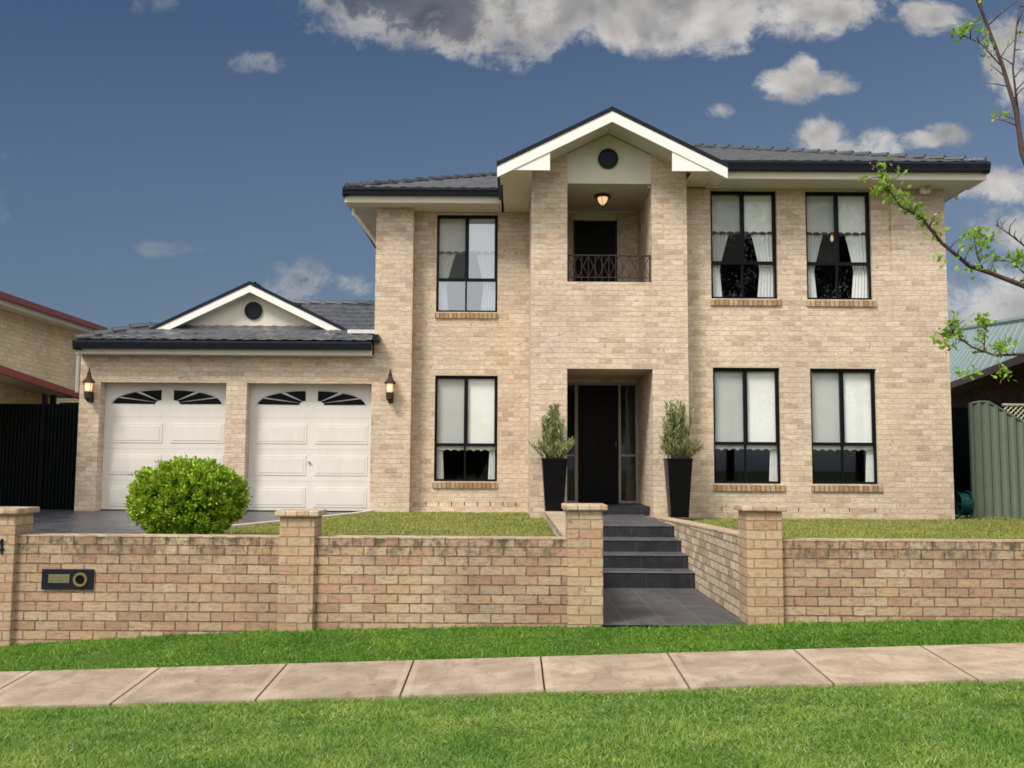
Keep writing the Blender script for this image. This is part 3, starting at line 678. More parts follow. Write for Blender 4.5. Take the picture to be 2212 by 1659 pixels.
# garage doors
def garage_door(g):
    x0, x1, z0, z1 = g; y = YG+.27; z0 = ZG-.01; w_ = x1-x0
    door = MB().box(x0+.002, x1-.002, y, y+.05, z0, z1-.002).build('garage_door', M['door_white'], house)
    H = z1-z0; xc = (x0+x1)/2; pn = MB()
    pads = MB(); rows = 5; zt = z1-.26; rh = (zt-z0)/rows*.985
    # row grooves drawn as real raised panels
    ph = .642
    for r_ in range(3):
        zb = z0+.085+r_*ph
        for (a0, a1) in ((x0+.13, xc-.085), (xc+.085, x1-.10)):
            pads.prism([(a0, zb), (a1, zb), (a1, zb+.40), (a0, zb+.40)], 'y', y-.010, y-.0005)
            pads.prism([(a0+.05, zb+.05), (a1-.05, zb+.05), (a1-.05, zb+.35), (a0+.05, zb+.35)], 'y', y-.016, y-.0105)
    pads.build('raised_panel', M['door_white'], door, bevel=.006)
    gr = MB()
    for r_ in range(1, 4): gr.box(x0+.01, x1-.01, y-.0015, y+.002, z0+r_*ph-.033, z0+r_*ph-.028)
    gr.build('joint', M['steel'], door)
    MB().box(x0+.006, x1-.006, y-.006, y+.03, z0-.012, z0+.022).build('bottom_seal', M['black_metal'], door)
    # sunburst windows: quarter ellipse split by rays
    zb = z1-.125-.30; hh = .285
    for s_ in (-1, 1):
        cx = xc+s_*.125; wd = w_*.5-.29
        segs = []
        glz = MB()
        for (a0, a1) in ((2, 27), (32, 58), (64, 90)):
            pts = []
            for k in range(9):
                a_ = R(a0+(a1-a0)*k/8)
                pts.append((cx+s_*wd*math.cos(a_)*1.0, zb+hh*math.sin(a_)))
            r0 = .11
            for k in range(4, -1, -1):
                a_ = R(a0+(a1-a0)*k/4)
                pts.append((cx+s_*wd*r0*1.2*math.cos(a_), zb+hh*.30*math.sin(a_)))
            glz.prism(pts, 'y', y-.008, y-.001)
        glz.build('sunburst_window', M['black_door'], door)
        # thin moulded surround
        mb = MB(); pts = [(cx+s_*(wd+.02)*math.cos(R(90*k/16)), y-.010, zb+(hh+.02)*math.sin(R(90*k/16))) for k in range(17)]
        mb.tube(pts, .009, 5); mb.build('moulding', M['door_white'], door, smooth=True)
    return door
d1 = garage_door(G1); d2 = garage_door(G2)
hx, hz = W(668, 998, YG+.27)
MB().disc(hx, hz, 0, .022, YG+.238, YG+.256).box(hx-.035, hx+.035, YG+.226, YG+.237, hz-.008, hz+.008).build('handle', M['steel'], d2)

# front door with sidelights
y = YB+.06
fr = MB(); zt = FD[3]
x0, x1 = FD[0]+.02, FD[1]-.002
for (a0, a1) in ((x0, x0+.03), (DR[0]-.075, DR[0]-.01), (DR[1]+.01, DR[1]+.06), (x1-.045, x1)): fr.box(a0, a1, y, y+.1, ZPF+.002, zt-.05)
fr.box(x0, x1, y, y+.1, zt-.05, zt-.002)
zm = Z(984, y, 1357)
fr.box(x0+.03, DR[0]-.075, y+.01, y+.09, zm-.02, zm+.02).box(DR[1]+.06, x1-.045, y+.01, y+.09, zm-.02, zm+.02)
fr.box(DR[1]+.06, x1-.045, y+.01, y+.09, ZPF+.002, ZPF+.05).box(x0+.03, DR[0]-.075, y+.01, y+.09, ZPF+.002, ZPF+.05)
fd = fr.build('front_door', M['tan_frame'], house)
MB().box(DR[0]-.008, DR[1]+.008, y+.03, y+.07, ZPF+.012, zt-.052).build('door_leaf', M['black_door'], fd)
pnl = MB()
for (q0, q1) in ((.10, .36), (.42, .68), (.74, .92)):
    for (s0, s1) in ((.12, .46), (.54, .88)):
        dx, dz = DR[1]-DR[0], zt-.05-ZPF
        pnl.box(DR[0]+dx*s0, DR[0]+dx*s1, y+.018, y+.0295, ZPF+dz*q0, ZPF+dz*q1)
pnl.build('door_panel', M['black_door'], fd, bevel=.008)
gq = MB()
for (a0, a1) in ((x0+.03, DR[0]-.075), (DR[1]+.06, x1-.045)):
    gq.quad((a0, y+.05, ZPF), (a1, y+.05, ZPF), (a1, y+.05, zt-.05), (a0, y+.05, zt-.05))
gq.build('sidelight', M['dark_glass'], fd)
MB().box(x0, DR[0]-.03, y+.16, y+.18, ZPF, zt).box(DR[1]+.03, x1, y+.16, y+.18, ZPF, zt).build('net_curtain', plain('grey_net', (.10, .11, .10), .8, .3, 5), fd)
MB().tube([(DR[1]-.045, y+.01, ZPF+1.12), (DR[1]-.045, y-.03, ZPF+1.12), (DR[1]-.045, y-.03, ZPF+1.24), (DR[1]-.045, y+.01, ZPF+1.24)], .008, 6).build('handle', M['brass'], fd)
# balcony door and its head panel
zh = Z(476, YB, 1286)
bd = MB().box(BD[0]+.002, BD[1]-.002, YB+.04, YB+.08, BD[2]+.013, zh-.002).build('balcony_door', M['black_door'], house)
MB().box(BD[0]+.05, BD[1]-.05, YB+.028, YB+.039, BD[2]+.08, zh-.06).build('screen', M['screen_mesh'], bd)
MB().box(BD[0]+.002, BD[1]-.002, YB-.006, YB+.05, zh, BD[3]-.002).build('head_panel', M['cream'], bd)
MB().box(BD[0]-.03, BD[0]+.01, YB-.012, YB-.001, BD[2]+.014, zh).box(BD[1]-.01, BD[1]+.03, YB-.012, YB-.001, BD[2]+.014, zh).build('door_frame', M['black_metal'], bd)
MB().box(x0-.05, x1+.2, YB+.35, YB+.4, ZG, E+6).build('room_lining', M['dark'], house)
# balustrade
yb_ = YP+.14; zb0 = BO[2]+.02; zr = Z(552, yb_, 1318)
rl = MB(); rl.tube([(BO[0], yb_, zr), (BO[1], yb_, zr)], .014, 8).tube([(BO[0], yb_, zb0+.09), (BO[1], yb_, zb0+.09)], .010, 8)
ro = rl.build('balustrade', M['iron'], house)
bl = MB(); L_ = BO[1]-BO[0]; nb = 12
for i in range(nb+1):
    x_ = BO[0]+.02+(L_-.04)*i/nb; bl.tube([(x_, yb_, zb0+.0), (x_, yb_, zr)], .007 if 0 < i < nb else .016, 6)
bl.build('baluster', M['iron'], ro)
cr = MB()
for i in range(4):
    a0 = BO[0]+.02+(L_-.04)*i/4; a1 = BO[0]+.02+(L_-.04)*(i+1)/4; am = (a0+a1)/2
    cr.tube([(a0, yb_+.01, zr), (am, yb_+.01, zb0+.09)], .007, 5).tube([(am, yb_+.01, zb0+.09), (a1, yb_+.01, zr)], .007, 5)
    cr.tube([(a0, yb_-.01, zb0+.09), (am, yb_-.01, zr)], .006, 5).tube([(am, yb_-.01, zr), (a1, yb_-.01, zb0+.09)], .006, 5)
cr.build('diagonal_bar', M['iron'], ro)

# ------------------------------------------------------------------ roofs
def tiles(name, m_, parent, o, u, v, s, L, T, clip, cpitch=.30, wave=.30, amp=.028):
    """tiled slope: o = eave corner, u = unit along eave, v = unit horizontal up-slope, s = slope"""
    o, u, v = Vector(o), Vector(u), Vector(v)
    nu = int(L/(wave/6))+1; us = [L*i/nu for i in range(nu+1)]
    ts = []; k = 0
    while k*cpitch < T: ts += [k*cpitch+.0005, k*cpitch+cpitch*.5, (k+1)*cpitch-.002]; k += 1
    vs = []
    for t_ in ts:
        fr_ = (t_/cpitch) % 1.0; row = int(t_/cpitch)
        for uu in us:
            ph = uu+(wave*.5 if row % 2 else 0)
            prof = amp*(abs(math.cos(math.pi*ph/wave))**3)+amp*.5*(abs(math.sin(math.pi*ph/wave))**6)
            h_ = .032*(1-fr_)+prof
            p_ = o+u*uu+v*t_; vs.append((p_.x, p_.y, p_.z+s*t_+h_))
    n = nu+1
    mb = MB().add(vs, [(j*n+i, j*n+i+1, (j+1)*n+i+1, (j+1)*n+i) for j in range(len(ts)-1) for i in range(nu)])
    return mb.build(name, m_, parent, clip=clip)
def caps(mb, a_, b_, r_=.062, step=.36):
    a_, b_ = Vector(a_), Vector(b_); d = b_-a_; n = max(1, int(d.length/step))
    for i in range(n):
        p0 = a_+d*(i/n); p1 = a_+d*((i+1.12)/n)
        mb.tube([p0+Vector((0, 0, .03)), p1+Vector((0, 0, -.005))], [r_*1.12, r_*.86], 8)
RS = .40
def vclip(p, n): return (p, n)
# left wing roof
yeL = 18.58; xeL = X(741, yeL, 415); zeL = Z(409, yeL, 900)
xEnd = xgc
tl = 3.9
tiles('roof', M['tile'], house, (xeL, yeL, zeL), (1, 0, 0), (0, 1, 0), RS, xEnd-xeL, tl, [((xeL, yeL, 0), (-1, 1, 0))])
tiles('roof', M['tile'], house, (xeL, yeL+2*tl, zeL), (0, -1, 0), (1, 0, 0), RS, 2*tl, tl, [((xeL, yeL, 0), (1, -1, 0)), ((xeL, yeL+2*tl, 0), (1, 1, 0))])
mb = MB(); caps(mb, (xeL+.05, yeL+.05, zeL+.05), (xeL+tl, yeL+tl, zeL+tl*RS+.04)); mb.build('hip_cap', M['tile'], house); mb = MB(); caps(mb, (xeL+tl, yeL+tl, zeL+tl*RS+.04), (xEnd, yeL+tl, zeL+tl*RS+.04)); mb.build('ridge_cap', M['tile'], house)
# right wing roof
yeR = 16.86; xeR = X(2138, yeR, 362); zeR = Z(352, yeR, 1800)
tr_ = 4.6
tiles('roof', M['tile'], house, (xgc-1.2, yeR, zeR), (1, 0, 0), (0, 1, 0), RS, xeR-xgc+1.2, tr_, [((xeR, yeR, 0), (1, 1, 0)), ((xgc+(zpk-.05-zeR)/GS-.05, yeR, 0), (-GS, -RS, 0))])
tiles('roof', M['tile'], house, (xeR, yeR, zeR), (0, 1, 0), (-1, 0, 0), RS, 2*tr_, tr_, [((xeR, yeR, 0), (-1, -1, 0)), ((xeR, yeR+2*tr_, 0), (-1, 1, 0))])
mb = MB(); caps(mb, (xeR-.05, yeR+.05, zeR+.05), (xeR-tr_, yeR+tr_, zeR+tr_*RS+.04)); mb.build('hip_cap', M['tile'], house); mb = MB(); caps(mb, (xeR-tr_, yeR+tr_, zeR+tr_*RS+.04), (xgc-.5, yeR+tr_, zeR+tr_*RS+.04)); mb.build('ridge_cap', M['tile'], house)
# big gable
zgt = zpk-.05                                   # tile line at the ridge
for s_ in (-1, 1):
    ex = xgc+s_*GH
    o_ = (ex, YGF-.03, zgt-GS*GH-.05) if s_ < 0 else (ex, YGF-.03+4.4, zgt-GS*GH-.05)
    tiles('gable_roof', M['tile'], house, o_, (0, -s_, 0), (-s_, 0, 0), GS, 4.4, GH, None)
mb = MB(); caps(mb, (xgc, YGF+.02, zgt-.055), (xgc, YGF+4.3, zgt-.055), .07); mb.build('ridge_cap', M['tile'], house)
def band(mb, off0, off1, y0, y1, zr_, xc, hw, sl, lo_cut=None):
    """inverted V band between two vertical offsets under the ridge line zr_"""
    for s_ in (-1, 1):
        pts = [(xc, zr_-off0), (xc+s_*hw, zr_-off0-sl*hw), (xc+s_*hw, zr_-off1-sl*hw), (xc, zr_-off1)]
        mb.prism(pts, 'y', y0, y1)
    return mb
zR0 = zpk
band(MB(), .0, .075, YGF-.055, YGF+.02, zR0+.0, xgc, GH+.02, GS).build('barge_tile', M['black_metal'], house)
bbw = .20
band(MB(), .078, .078+bbw, YGF-.04, YGF, zR0, xgc, GH+.01, GS).build('barge_board', M['white'], house)
band(MB(), .078+bbw-.06, .078+bbw-.03, YGF+.001, YP+.0-.001, zR0, xgc, GH-.04, GS).build('raked_soffit', M['soffit'], house)
# boxed eave ends of the gable: flat boards in front, soffit along both sides
zbox = Z(368, YGF, 1140)
for s_, pxi in ((-1, 1188), (1, 1452)):
    xi = X(pxi, YGF, 360); zi = zR0-.078-bbw-GS*abs(xi-xgc)
    xo = xgc+s_*GH
    zo = zR0-.078-bbw-GS*GH
    pts = [(xi, zbox), (xi, zi), (xo-s_*.02, max(zbox, zo))]
    if zo > zbox: pts.append((xo-s_*.02, zbox))
    else:
        xc_ = xgc+s_*(zR0-.078-bbw-zbox)/GS; pts[2] = (xc_, zbox)
    MB().prism(pts, 'y', YGF-.02, YGF+.02).build('eave_end_board', M['white'], house)
xgl = xgc-GH+.03
MB().box(xgl+.06, xb0-.002, YGF+.022, YL, ZS+.004, ZS+.03).build('soffit', M['soffit'], house)
MB().prism([(xgl-.03, ZS+.05), (xgl+.055, ZS+.02), (xgl+.055, ZS+.19), (xgl-.05, ZS+.19), (xgl-.05, ZS+.10)], 'y', YGF+.021, yeL+.10).build('gutter', M['black_metal'], house)
MB().box(xgl+.056, xgl+.075, YGF+.03, yeL+.12, ZS+.0, ZS+.2).build('fascia', M['cream'], house)
# eaves: gutter profile, fascia, soffit
def eave(x0, x1, yf, yw, zs, ztop, left_end=False, right_end=False, drop=0.0):
    h_ = ztop-zs; gb = zs+.128
    MB().prism([(yf-.02, gb), (yf+.09, gb-.005), (yf+.09, ztop-.01), (yf+.07, ztop-.01), (yf-.045, ztop+.005), (yf-.05, ztop-.035), (yf-.03, gb+.05)], 'x', x0, x1).build('gutter', M['black_metal'], house)
    MB().box(x0+.02, x1-.02, yf+.091, yf+.115, zs-.012, ztop-.02).build('fascia', M['cream'], house)
    MB().box(x0+.02, x1-.02, yf+.1155, yw, zs+.002, zs+.02).build('soffit', M['soffit'], house)
eave(xeL, xgl+.03, yeL, YL, ZS, zeL+.02)
# left end: return gutter, side soffit
MB().box(xeL-.02, xeL+.09, yeL+.03, yeL+8, ZS+.105, zeL+.02).build('gutter', M['black_metal'], house)
MB().box(xeL+.095, xeL+.115, yeL+.12, yeL+8, ZS-.01, zeL).build('fascia', M['cream'], house)
MB().box(xeL+.116, xpl, YL+.001, 26.5, ZS+.002, ZS+.02).build('soffit', M['soffit'], house)
eave(xb1+.4, xeR, yeR, YR, ZS, zeR+.02)
MB().box(xb1+.0, xb1+.42, YGF+.03, YR, ZS+.022, ZS+.035).build('soffit', M['soffit'], house)
MB().box(xeR-.09, xeR+.02, yeR+.03, yeR+9, ZS+.105, zeR+.02).build('gutter', M['black_metal'], house)
MB().box(xeR-.115, xeR-.095, yeR+.12, yeR+9, ZS-.01, zeR).build('fascia', M['cream'], house)
MB().box(xR+.0, xeR-.116, YR+.001, 26.5, ZS+.002, ZS+.02).build('soffit', M['soffit'], house)
# downpipe off the left end
dx = xeL+.13; dy = yeL+.55
MB().tube([(dx, dy, ZS+.05), (dx, dy, ZS-.12), (dx+.06, dy+.05, ZS-.18), (xpl-.06, 19.9, ZS-.62), (xpl-.05, 20.0, ZS-.75), (xpl-.05, 20.05, ZS-4.2)], .04, 8).build('downpipe', M['white'], house, smooth=True)

# garage roof
yeG = 18.74; xeG = X(158, yeG, 745); zeG = Z(738, yeG, 480)
sk = 2.9; GRS = .45
xh = xpl
zsk = zeG+GRS*.93
LS = (zsk-zeG)/(X(318, yeG+.93, 708)-xeG)
# front slope: skirt below the small gable, full slope to the ridge beside the tower
cl = Vector((1, -LS/GRS, 0))
tiles('garage_roof', M['tile'], house, (xeG, yeG, zeG), (1, 0, 0), (0, 1, 0), GRS, X(720, yeG, 700)-xeG, .98, [((xeG, yeG, 0), (-(GRS), LS, 0))])
tiles('garage_roof', M['tile'], house, (X(700, yeG, 700), yeG, zeG), (1, 0, 0), (0, 1, 0), GRS, xh-X(700, yeG, 700)-.01, 2.75, None)
tiles('garage_roof', M['tile'], house, (X(590, yeG, 700), yeG+.985, zeG+.985*GRS), (1, 0, 0), (0, 1, 0), GRS, X(700, yeG, 700)-X(590, yeG, 700), 1.76, None)
mbx = tiles('garage_roof', M['tile'], house, (xeG, yeG+7, zeG), (0, -1, 0), (1, 0, 0), LS, 7, 2.0, [((xeG, yeG, 0), (GRS, -LS, 0))])
mb = MB(); caps(mb, (xeG+.03, yeG+.03, zeG+.03), (xeG+.93*GRS/LS, yeG+.93, zsk+.03), .07); mb.build('hip_cap', M['tile'], house); mb = MB()
zrg = zeG+2.75*GRS; caps(mb, (X(600, yeG+2.75, 660), yeG+2.75, zrg), (xh, yeG+2.75, zrg), .07); mb.build('ridge_cap', M['tile'], house)
h0_ = ZGS+.021
yGG = yeG+.72; xcG = X(541, yGG, 610); zpG = Z(608, yGG, 541); hwG = (X(748, yGG, 710)-X(330, yGG, 710))/2
sG = (zpG-Z(712, yGG, 748))/(X(752, yGG, 712)-xcG)
xcG_ = xcG
for s_ in (-1, 1):
    hw_ = hwG-.02
    ex = xcG+s_*hw_
    o_ = (ex, yGG-.02, zpG-.06-sG*hw_-.03) if s_ < 0 else (ex, yGG-.02+3.2, zpG-.06-sG*hw_-.03)
    tiles('garage_gable_roof', M['tile'], house, o_, (0, -s_, 0), (-s_, 0, 0), sG, 3.2, hw_, None)
band(MB(), 0, .07, yGG-.05, yGG+.02, zpG, xcG, hwG+.04, sG).build('barge_tile', M['black_metal'], house)
band(MB(), .073, .073+.155, yGG-.035, yGG, zpG, xcG, hwG, sG).build('barge_board', M['white'], house)
band(MB(), .073+.12, .073+.14, yGG+.001, yGG+.24, zpG, xcG, hwG-.05, sG).build('raked_soffit', M['soffit'], house)
gz0 = zsk-.06
pg = MB(); hb = (zpG-.2-gz0)/sG
pg.prism([(xcG-hb, gz0), (xcG+hb, gz0), (xcG, zpG-.2)], 'y', yGG+.22, yGG+.26); pgo = pg.build('gable_panel', M['cream'], house)
vx, vz = W(547.5, 671, yGG+.2)
MB().disc(vx, vz, 0, .165, yGG+.195, yGG+.219).build('round_vent', M['black_metal'], pgo)
MB().disc(vx, vz, .15, .185, yGG+.18, yGG+.218).build('vent_ring', M['frame'], pgo)
MB().prism([(yeG+.12, h0_), (yeG+2.7, h0_), (yeG+2.7, zeG+2.7*GRS-.07), (yeG+.12, zeG+.12*GRS-.05)], 'x', X(600, yeG, 700), xh-.003).build('attic_filler', M['dark'], house)  # dark blocks added to fill the hollow roof so no sky shows through
MB().prism([(yeG+.12, h0_), (yeG+.95, h0_), (yeG+.95, zeG+.95*GRS-.07), (yeG+.12, zeG+.12*GRS-.05)], 'x', X(340, yeG, 700), X(600, yeG, 700)-.001).build('attic_filler', M['dark'], house)
# flashing tray at the foot of the side slope
fx0, fx1 = X(752, yeG+.5, 712), xh
MB().box(fx0, fx1+.0, yeG+.42, yeG+.80, Z(720, yeG+.42, 790)+.0, Z(712, yeG+.42, 790)).build('flashing', M['flash'], house)
MB().box(X(806, YG-.2, 730), X(819, YG-.2, 730), YG-.30, YG-.001, Z(737, YG-.2, 812), Z(724, YG-.2, 812)).build('gutter_head', M['black_metal'], house)
h_ = ZGS
MB().prism([(yeG-.02, h_+.105), (yeG+.09, h_+.10), (yeG+.09, zeG+.01), (yeG-.045, zeG+.015), (yeG-.05, zeG-.03), (yeG-.03, h_+.14)], 'x', xeG, xpl+.0).build('gutter', M['black_metal'], house)
MB().box(xeG+.14, xpl-.001, yeG+.091, yeG+.115, h_-.0, zeG-.02).build('fascia', M['cream'], house)
MB().box(xeG+.14, xpl-.001, yeG+.1155, YG+.32, h_+.001, h_+.02).build('soffit', M['soffit'], house)
MB().box(xeG-.02, xeG+.10, yeG+.03, 26, h_+.08, zeG+.01).build('gutter', M['black_metal'], house)
MB().box(xeG+.12, xgL-.0, yeG+.12, 26, h_+.001, h_+.07).build('soffit', M['white'], house)
MB().tube([(xgL-.10, YG+.12, h_), (xgL-.10, YG+.12, h_-.75)], .045, 8).build('downpipe', M['steel'], house)

# ------------------------------------------------------------------ wall lanterns, ceiling lamp, floodlight
def lantern(x, z, y, label):
    r0 = empty('wall_lantern', (x, y, z), label, 'lantern', 'carriage lanterns either side of the garage doors')
    bx = MB().box(x-.05, x+.05, y-.02, y-.001, z-.02, z+.18).build('back_plate', M['iron'], r0, bevel=.006)
    yc = y-.15
    MB().lathe([(.0, z-.03), (.03, z), (.075, z+.06), (.08, z+.16), (.085, z+.18), (.075, z+.19)], x, yc, 16).build('base', M['iron'], r0, smooth=False)
    MB().lathe([(.060, z+.19), (.068, z+.25), (.066, z+.36)], x, yc, 16).build('glass', M['lamp_glass'], r0, smooth=True)
    MB().lathe([(.115, z+.36), (.118, z+.385), (.06, z+.46), (.035, z+.53), (.045, z+.55), (.022, z+.59), (.012, z+.65), (0, z+.67)], x, yc, 16).build('hood', M['iron'], r0, smooth=False)
    bars = MB()
    for k in range(4):
        a_ = math.pi/4+k*math.pi/2; bars.tube([(x+.078*math.cos(a_), yc+.078*math.sin(a_), z+.185), (x+.10*math.cos(a_), yc+.10*math.sin(a_), z+.37)], .005, 5)
    bars.build('cage_bar', M['iron'], r0)
    MB().tube([(x, y-.01, z+.12), (x, y-.07, z+.05), (x, yc, z+.0)], .012, 6).build('arm', M['iron'], r0)
    return r0
lx, lz = W(842, 868, YG-.15)
L1 = lantern(lx, lz, YG, 'lit black wall lantern on the brick pier between garage and left window')
lx2, lz2 = W(190, 866, YG-.15)
copy_tree(L1, (lx2, YG, lz2), 'lit black wall lantern at the far left edge of the garage wall')
def point(name, loc, e_, col, r_=.05):
    l = bpy.data.lights.new(name, 'POINT'); l.energy = e_; l.color = col; l.shadow_soft_size = r_
    o = bpy.data.objects.new(name, l); COL.objects.link(o); o.location = loc; return o
for (q, s_) in (((lx, YG-.26, lz+.28), 1), ((lx2, YG-.26, lz2+.28), 1)): point('lantern_glow', q, .7, (1, .55, .28))
px_, pz_ = W(1302, 425, YP+.75); py_ = YP+.75
cl_ = empty('ceiling_lamp', (px_, py_, zbc), 'lit glass and bronze lamp hanging from the balcony ceiling', 'lamp')
zb_ = pz_-.02
MB().lathe([(.05, zbc-.02), (.05, zbc-.001)], px_, py_, 14).tube([(px_, py_, zb_+.10), (px_, py_, zbc-.01)], .010, 6).build('stem', M['iron'], cl_)
MB().lathe([(.150, zb_), (.155, zb_+.03), (.08, zb_+.08), (.03, zb_+.11)], px_, py_, 20).build('hood', M['iron'], cl_)
MB().lathe([(.0, zb_-.15), (.03, zb_-.14), (.07, zb_-.10), (.095, zb_-.04), (.100, zb_-.001)], px_, py_, 20).build('bowl', M['lamp_glass'], cl_, smooth=True)
bb = MB()
for k in range(6):
    a_ = k*math.pi/3+.3; bb.tube([(px_+rr*math.cos(a_), py_+rr*math.sin(a_), zz) for rr, zz in ((.132, zb_), (.127, zb_-.04), (.09, zb_-.11), (.02, zb_-.158))], .006, 5)
bb.build('cage_bar', M['iron'], cl_)
point('balcony_glow', (px_, py_-.02, zb_+.20), 1.3, (1, .6, .34), .08)
fx_, fz_ = W(1999, 408, YR-.16)
fl = empty('security_light', (fx_, YR-.16, fz_+.12), 'white round security light under the eave at the right corner', 'light')
MB().box(fx_-.17, fx_+.17, YR-.19, YR-.10, fz_+.035, fz_+.075).build('bar', M['white'], fl, bevel=.01)
MB().lathe([(.02, fz_-.09), (.085, fz_-.08), (.105, fz_-.02), (.085, fz_+.05), (.03, fz_+.08)], fx_, YR-.15, 16).build('housing', M['white'], fl, smooth=True)
MB().disc(fx_+.0, fz_+.0, 0, .055, YR-.275, YR-.24).build('lens', M['steel'], fl)
MB().tube([(fx_, YR-.15, fz_+.08), (fx_, YR-.15, ZS)], .015, 6).build('stem', M['white'], fl)
sx_, sz_ = W(2068, 428, YR+.5)
tag(MB().lathe([(.0, sz_-.04), (.04, sz_-.02), (.055, sz_+.03), (.03, sz_+.08)], sx_, YR+.5, 12).build('sensor', M['white'], loc=(sx_, YR+.5, sz_), smooth=True), 'tiny white sensor under the right end of the eave', 'sensor')

# ------------------------------------------------------------------ planters and plants
YPot = 16.93
def planter(px, label):
    x, z = X(px, YPot, 1110), E-.87
    o = empty('planter_pot', (x, YPot, z), label, 'planter', 'tall black tapered planters beside the porch')
    mb = MB(); h = Z(990, YPot, px)-z; b0, b1 = .155, .222
    def sq(r_, zz): return [(x-r_, YPot-r_, zz), (x+r_, YPot-r_, zz), (x+r_, YPot+r_, zz), (x-r_, YPot+r_, zz)]
    rings = [sq(b0, z), sq(b1-.004, z+h-.05), sq(b1+.004, z+h-.045), sq(b1+.004, z+h), sq(b1-.03, z+h), sq(b1-.04, z+h-.08)]
    v = [q for r_ in rings for q in r_]; f = [(i*4+k, i*4+(k+1) % 4, i*4+4+(k+1) % 4, i*4+4+k) for i in range(len(rings)-1) for k in range(4)]
    mb.add(v, f+[(3, 2, 1, 0)]).build('pot', M['pot'], o, bevel=.008)
    MB().quad(*[(q[0], q[1], z+h-.06) for q in sq(b1-.035, 0)]).build('soil', M['bush_core'], o)
    return o, x, z+h
pA, xA, zA = planter(1197, 'tall black tapered planter left of the front door')
pB, xB, zB = planter(1465.5, 'tall black tapered planter right of the front door')
def pot_plant(x, y, z, seed, label, spiky):
    r2 = random.Random(seed)
    o = empty('potted_shrub', (x, y, z-.05), label, 'shrub', 'upright shrubs in the black planters')
    st = MB(); cs = []; ds = []
    ns = 62
    for i in range(ns):
        a_ = r2.uniform(0, 2*math.pi); rr = r2.uniform(0, .15)
        low = i < ns*.45
        ht = r2.uniform(.22, .45) if low else r2.uniform(.5, 1.05)
        spread = (r2.uniform(.14, .34) if low else r2.uniform(.0, .17)*(1.25 if spiky else .8))
        b0 = Vector((x+rr*math.cos(a_), y+rr*math.sin(a_), z-.06)); tip = b0+Vector((spread*math.cos(a_), spread*math.sin(a_), ht))
        if not spiky and not low:
            k = 1-.55*max(0, (ht-.5)/.5); tip = Vector((x+(tip.x-x)*k-.02, y+(tip.y-y)*k, tip.z))
        mid = (b0+tip)/2+Vector((r2.uniform(-.03, .03), r2.uniform(-.03, .03), .03))
        st.tube([b0, mid, tip], [.006, .005, .002], 4)
        m2 = int(90*ht)+14
        for k in range(m2):
            t_ = .12+.88*k/m2; p_ = b0.lerp(mid, t_*2) if t_ < .5 else mid.lerp(tip, t_*2-1)
            q = r2.uniform(0, 2*math.pi); d = Vector((math.cos(q), math.sin(q), r2.uniform(.9, 2.2)))
            cs.append(tuple(p_)); ds.append(tuple(d))
    st.build('stem', M['bark'], o)
    np_mesh('foliage', leaves(np.array(cs), np.array(ds), .095, .019), 4, M['pot_leaf'], o)
    return o
pot_plant(xA, YPot, zA, 3, 'narrow pointed green shrub growing in the left black planter', False)
pot_plant(xB, YPot, zB, 11, 'broad spiky grey green shrub growing in the right black planter', True)

# clipped bush
YBu = 12.0
bx_, _ = W(405, 1070, YBu); zt_ = Z(997, YBu, 407); zb_ = ZG-.02
bo = empty('round_bush', (bx_, YBu, zb_), 'clipped bright green round bush behind the brick fence by the driveway', 'bush')
hx_, hy_, hz_ = .675, .58, (zt_-zb_)/2; cz = (zt_+zb_)/2
def bush_r(th, ph):
    return 1+.035*math.sin(5*th+2*ph)+.03*math.sin(3*th-4*ph+1)+.02*math.sin(9*th+7*ph)
cs, ds = [], []
def sup(d, e=2.7):
    return (abs(d[0])**e+abs(d[1])**e+abs(d[2])**e)**(-1/e)
cent = []
for i in range(620):                                # clumps
    d = rng.normal(size=3); d /= np.linalg.norm(d)
    k = sup(d)*bush_r(math.atan2(d[1], d[0]), math.asin(d[2]))*rng.uniform(.86, .965)
    cent.append(d*k)
for c_ in cent:
    nl = 34
    cc = c_+rng.normal(size=(nl, 3))*.040*np.array([1, 1, 1.2])
    cs.append(cc); ds.append(c_/np.linalg.norm(c_)+rng.normal(size=(nl, 3))*.55+np.array([0, 0, .55]))
n_in = 12000
d = rng.normal(size=(n_in, 3)); d /= np.linalg.norm(d, axis=1, keepdims=True); k = np.array([sup(q) for q in d])[:, None]*rng.uniform(.66, .82, (n_in, 1))
cs.append(d*k); ds.append(d+rng.normal(size=(n_in, 3))*.8)
C_ = np.concatenate(cs)*np.array([hx_, hy_, hz_])+np.array([bx_, YBu, cz]); D_ = np.concatenate(ds)
tz = np.clip((cz-.1-C_[:, 2])/hz_, 0, 1)[:, None]
C_[:, :2] = np.array([bx_, YBu])+(C_[:, :2]-np.array([bx_, YBu]))*(1-.22*tz)
C_[:, 2] = np.maximum(C_[:, 2], zb_+.02)
np_mesh('foliage', leaves(C_, D_, .047, .028), 4, M['bush_leaf'], bo)
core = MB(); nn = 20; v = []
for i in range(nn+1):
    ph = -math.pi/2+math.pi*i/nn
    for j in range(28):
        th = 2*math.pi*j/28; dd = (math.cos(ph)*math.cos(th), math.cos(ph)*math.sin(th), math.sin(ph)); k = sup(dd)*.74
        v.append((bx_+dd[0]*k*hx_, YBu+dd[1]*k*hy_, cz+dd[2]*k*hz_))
core.add(v, [(i*28+j, i*28+(j+1) % 28, (i+1)*28+(j+1) % 28, (i+1)*28+j) for i in range(nn) for j in range(28)]).build('inner_twigs', M['bush_core'], bo, smooth=True)

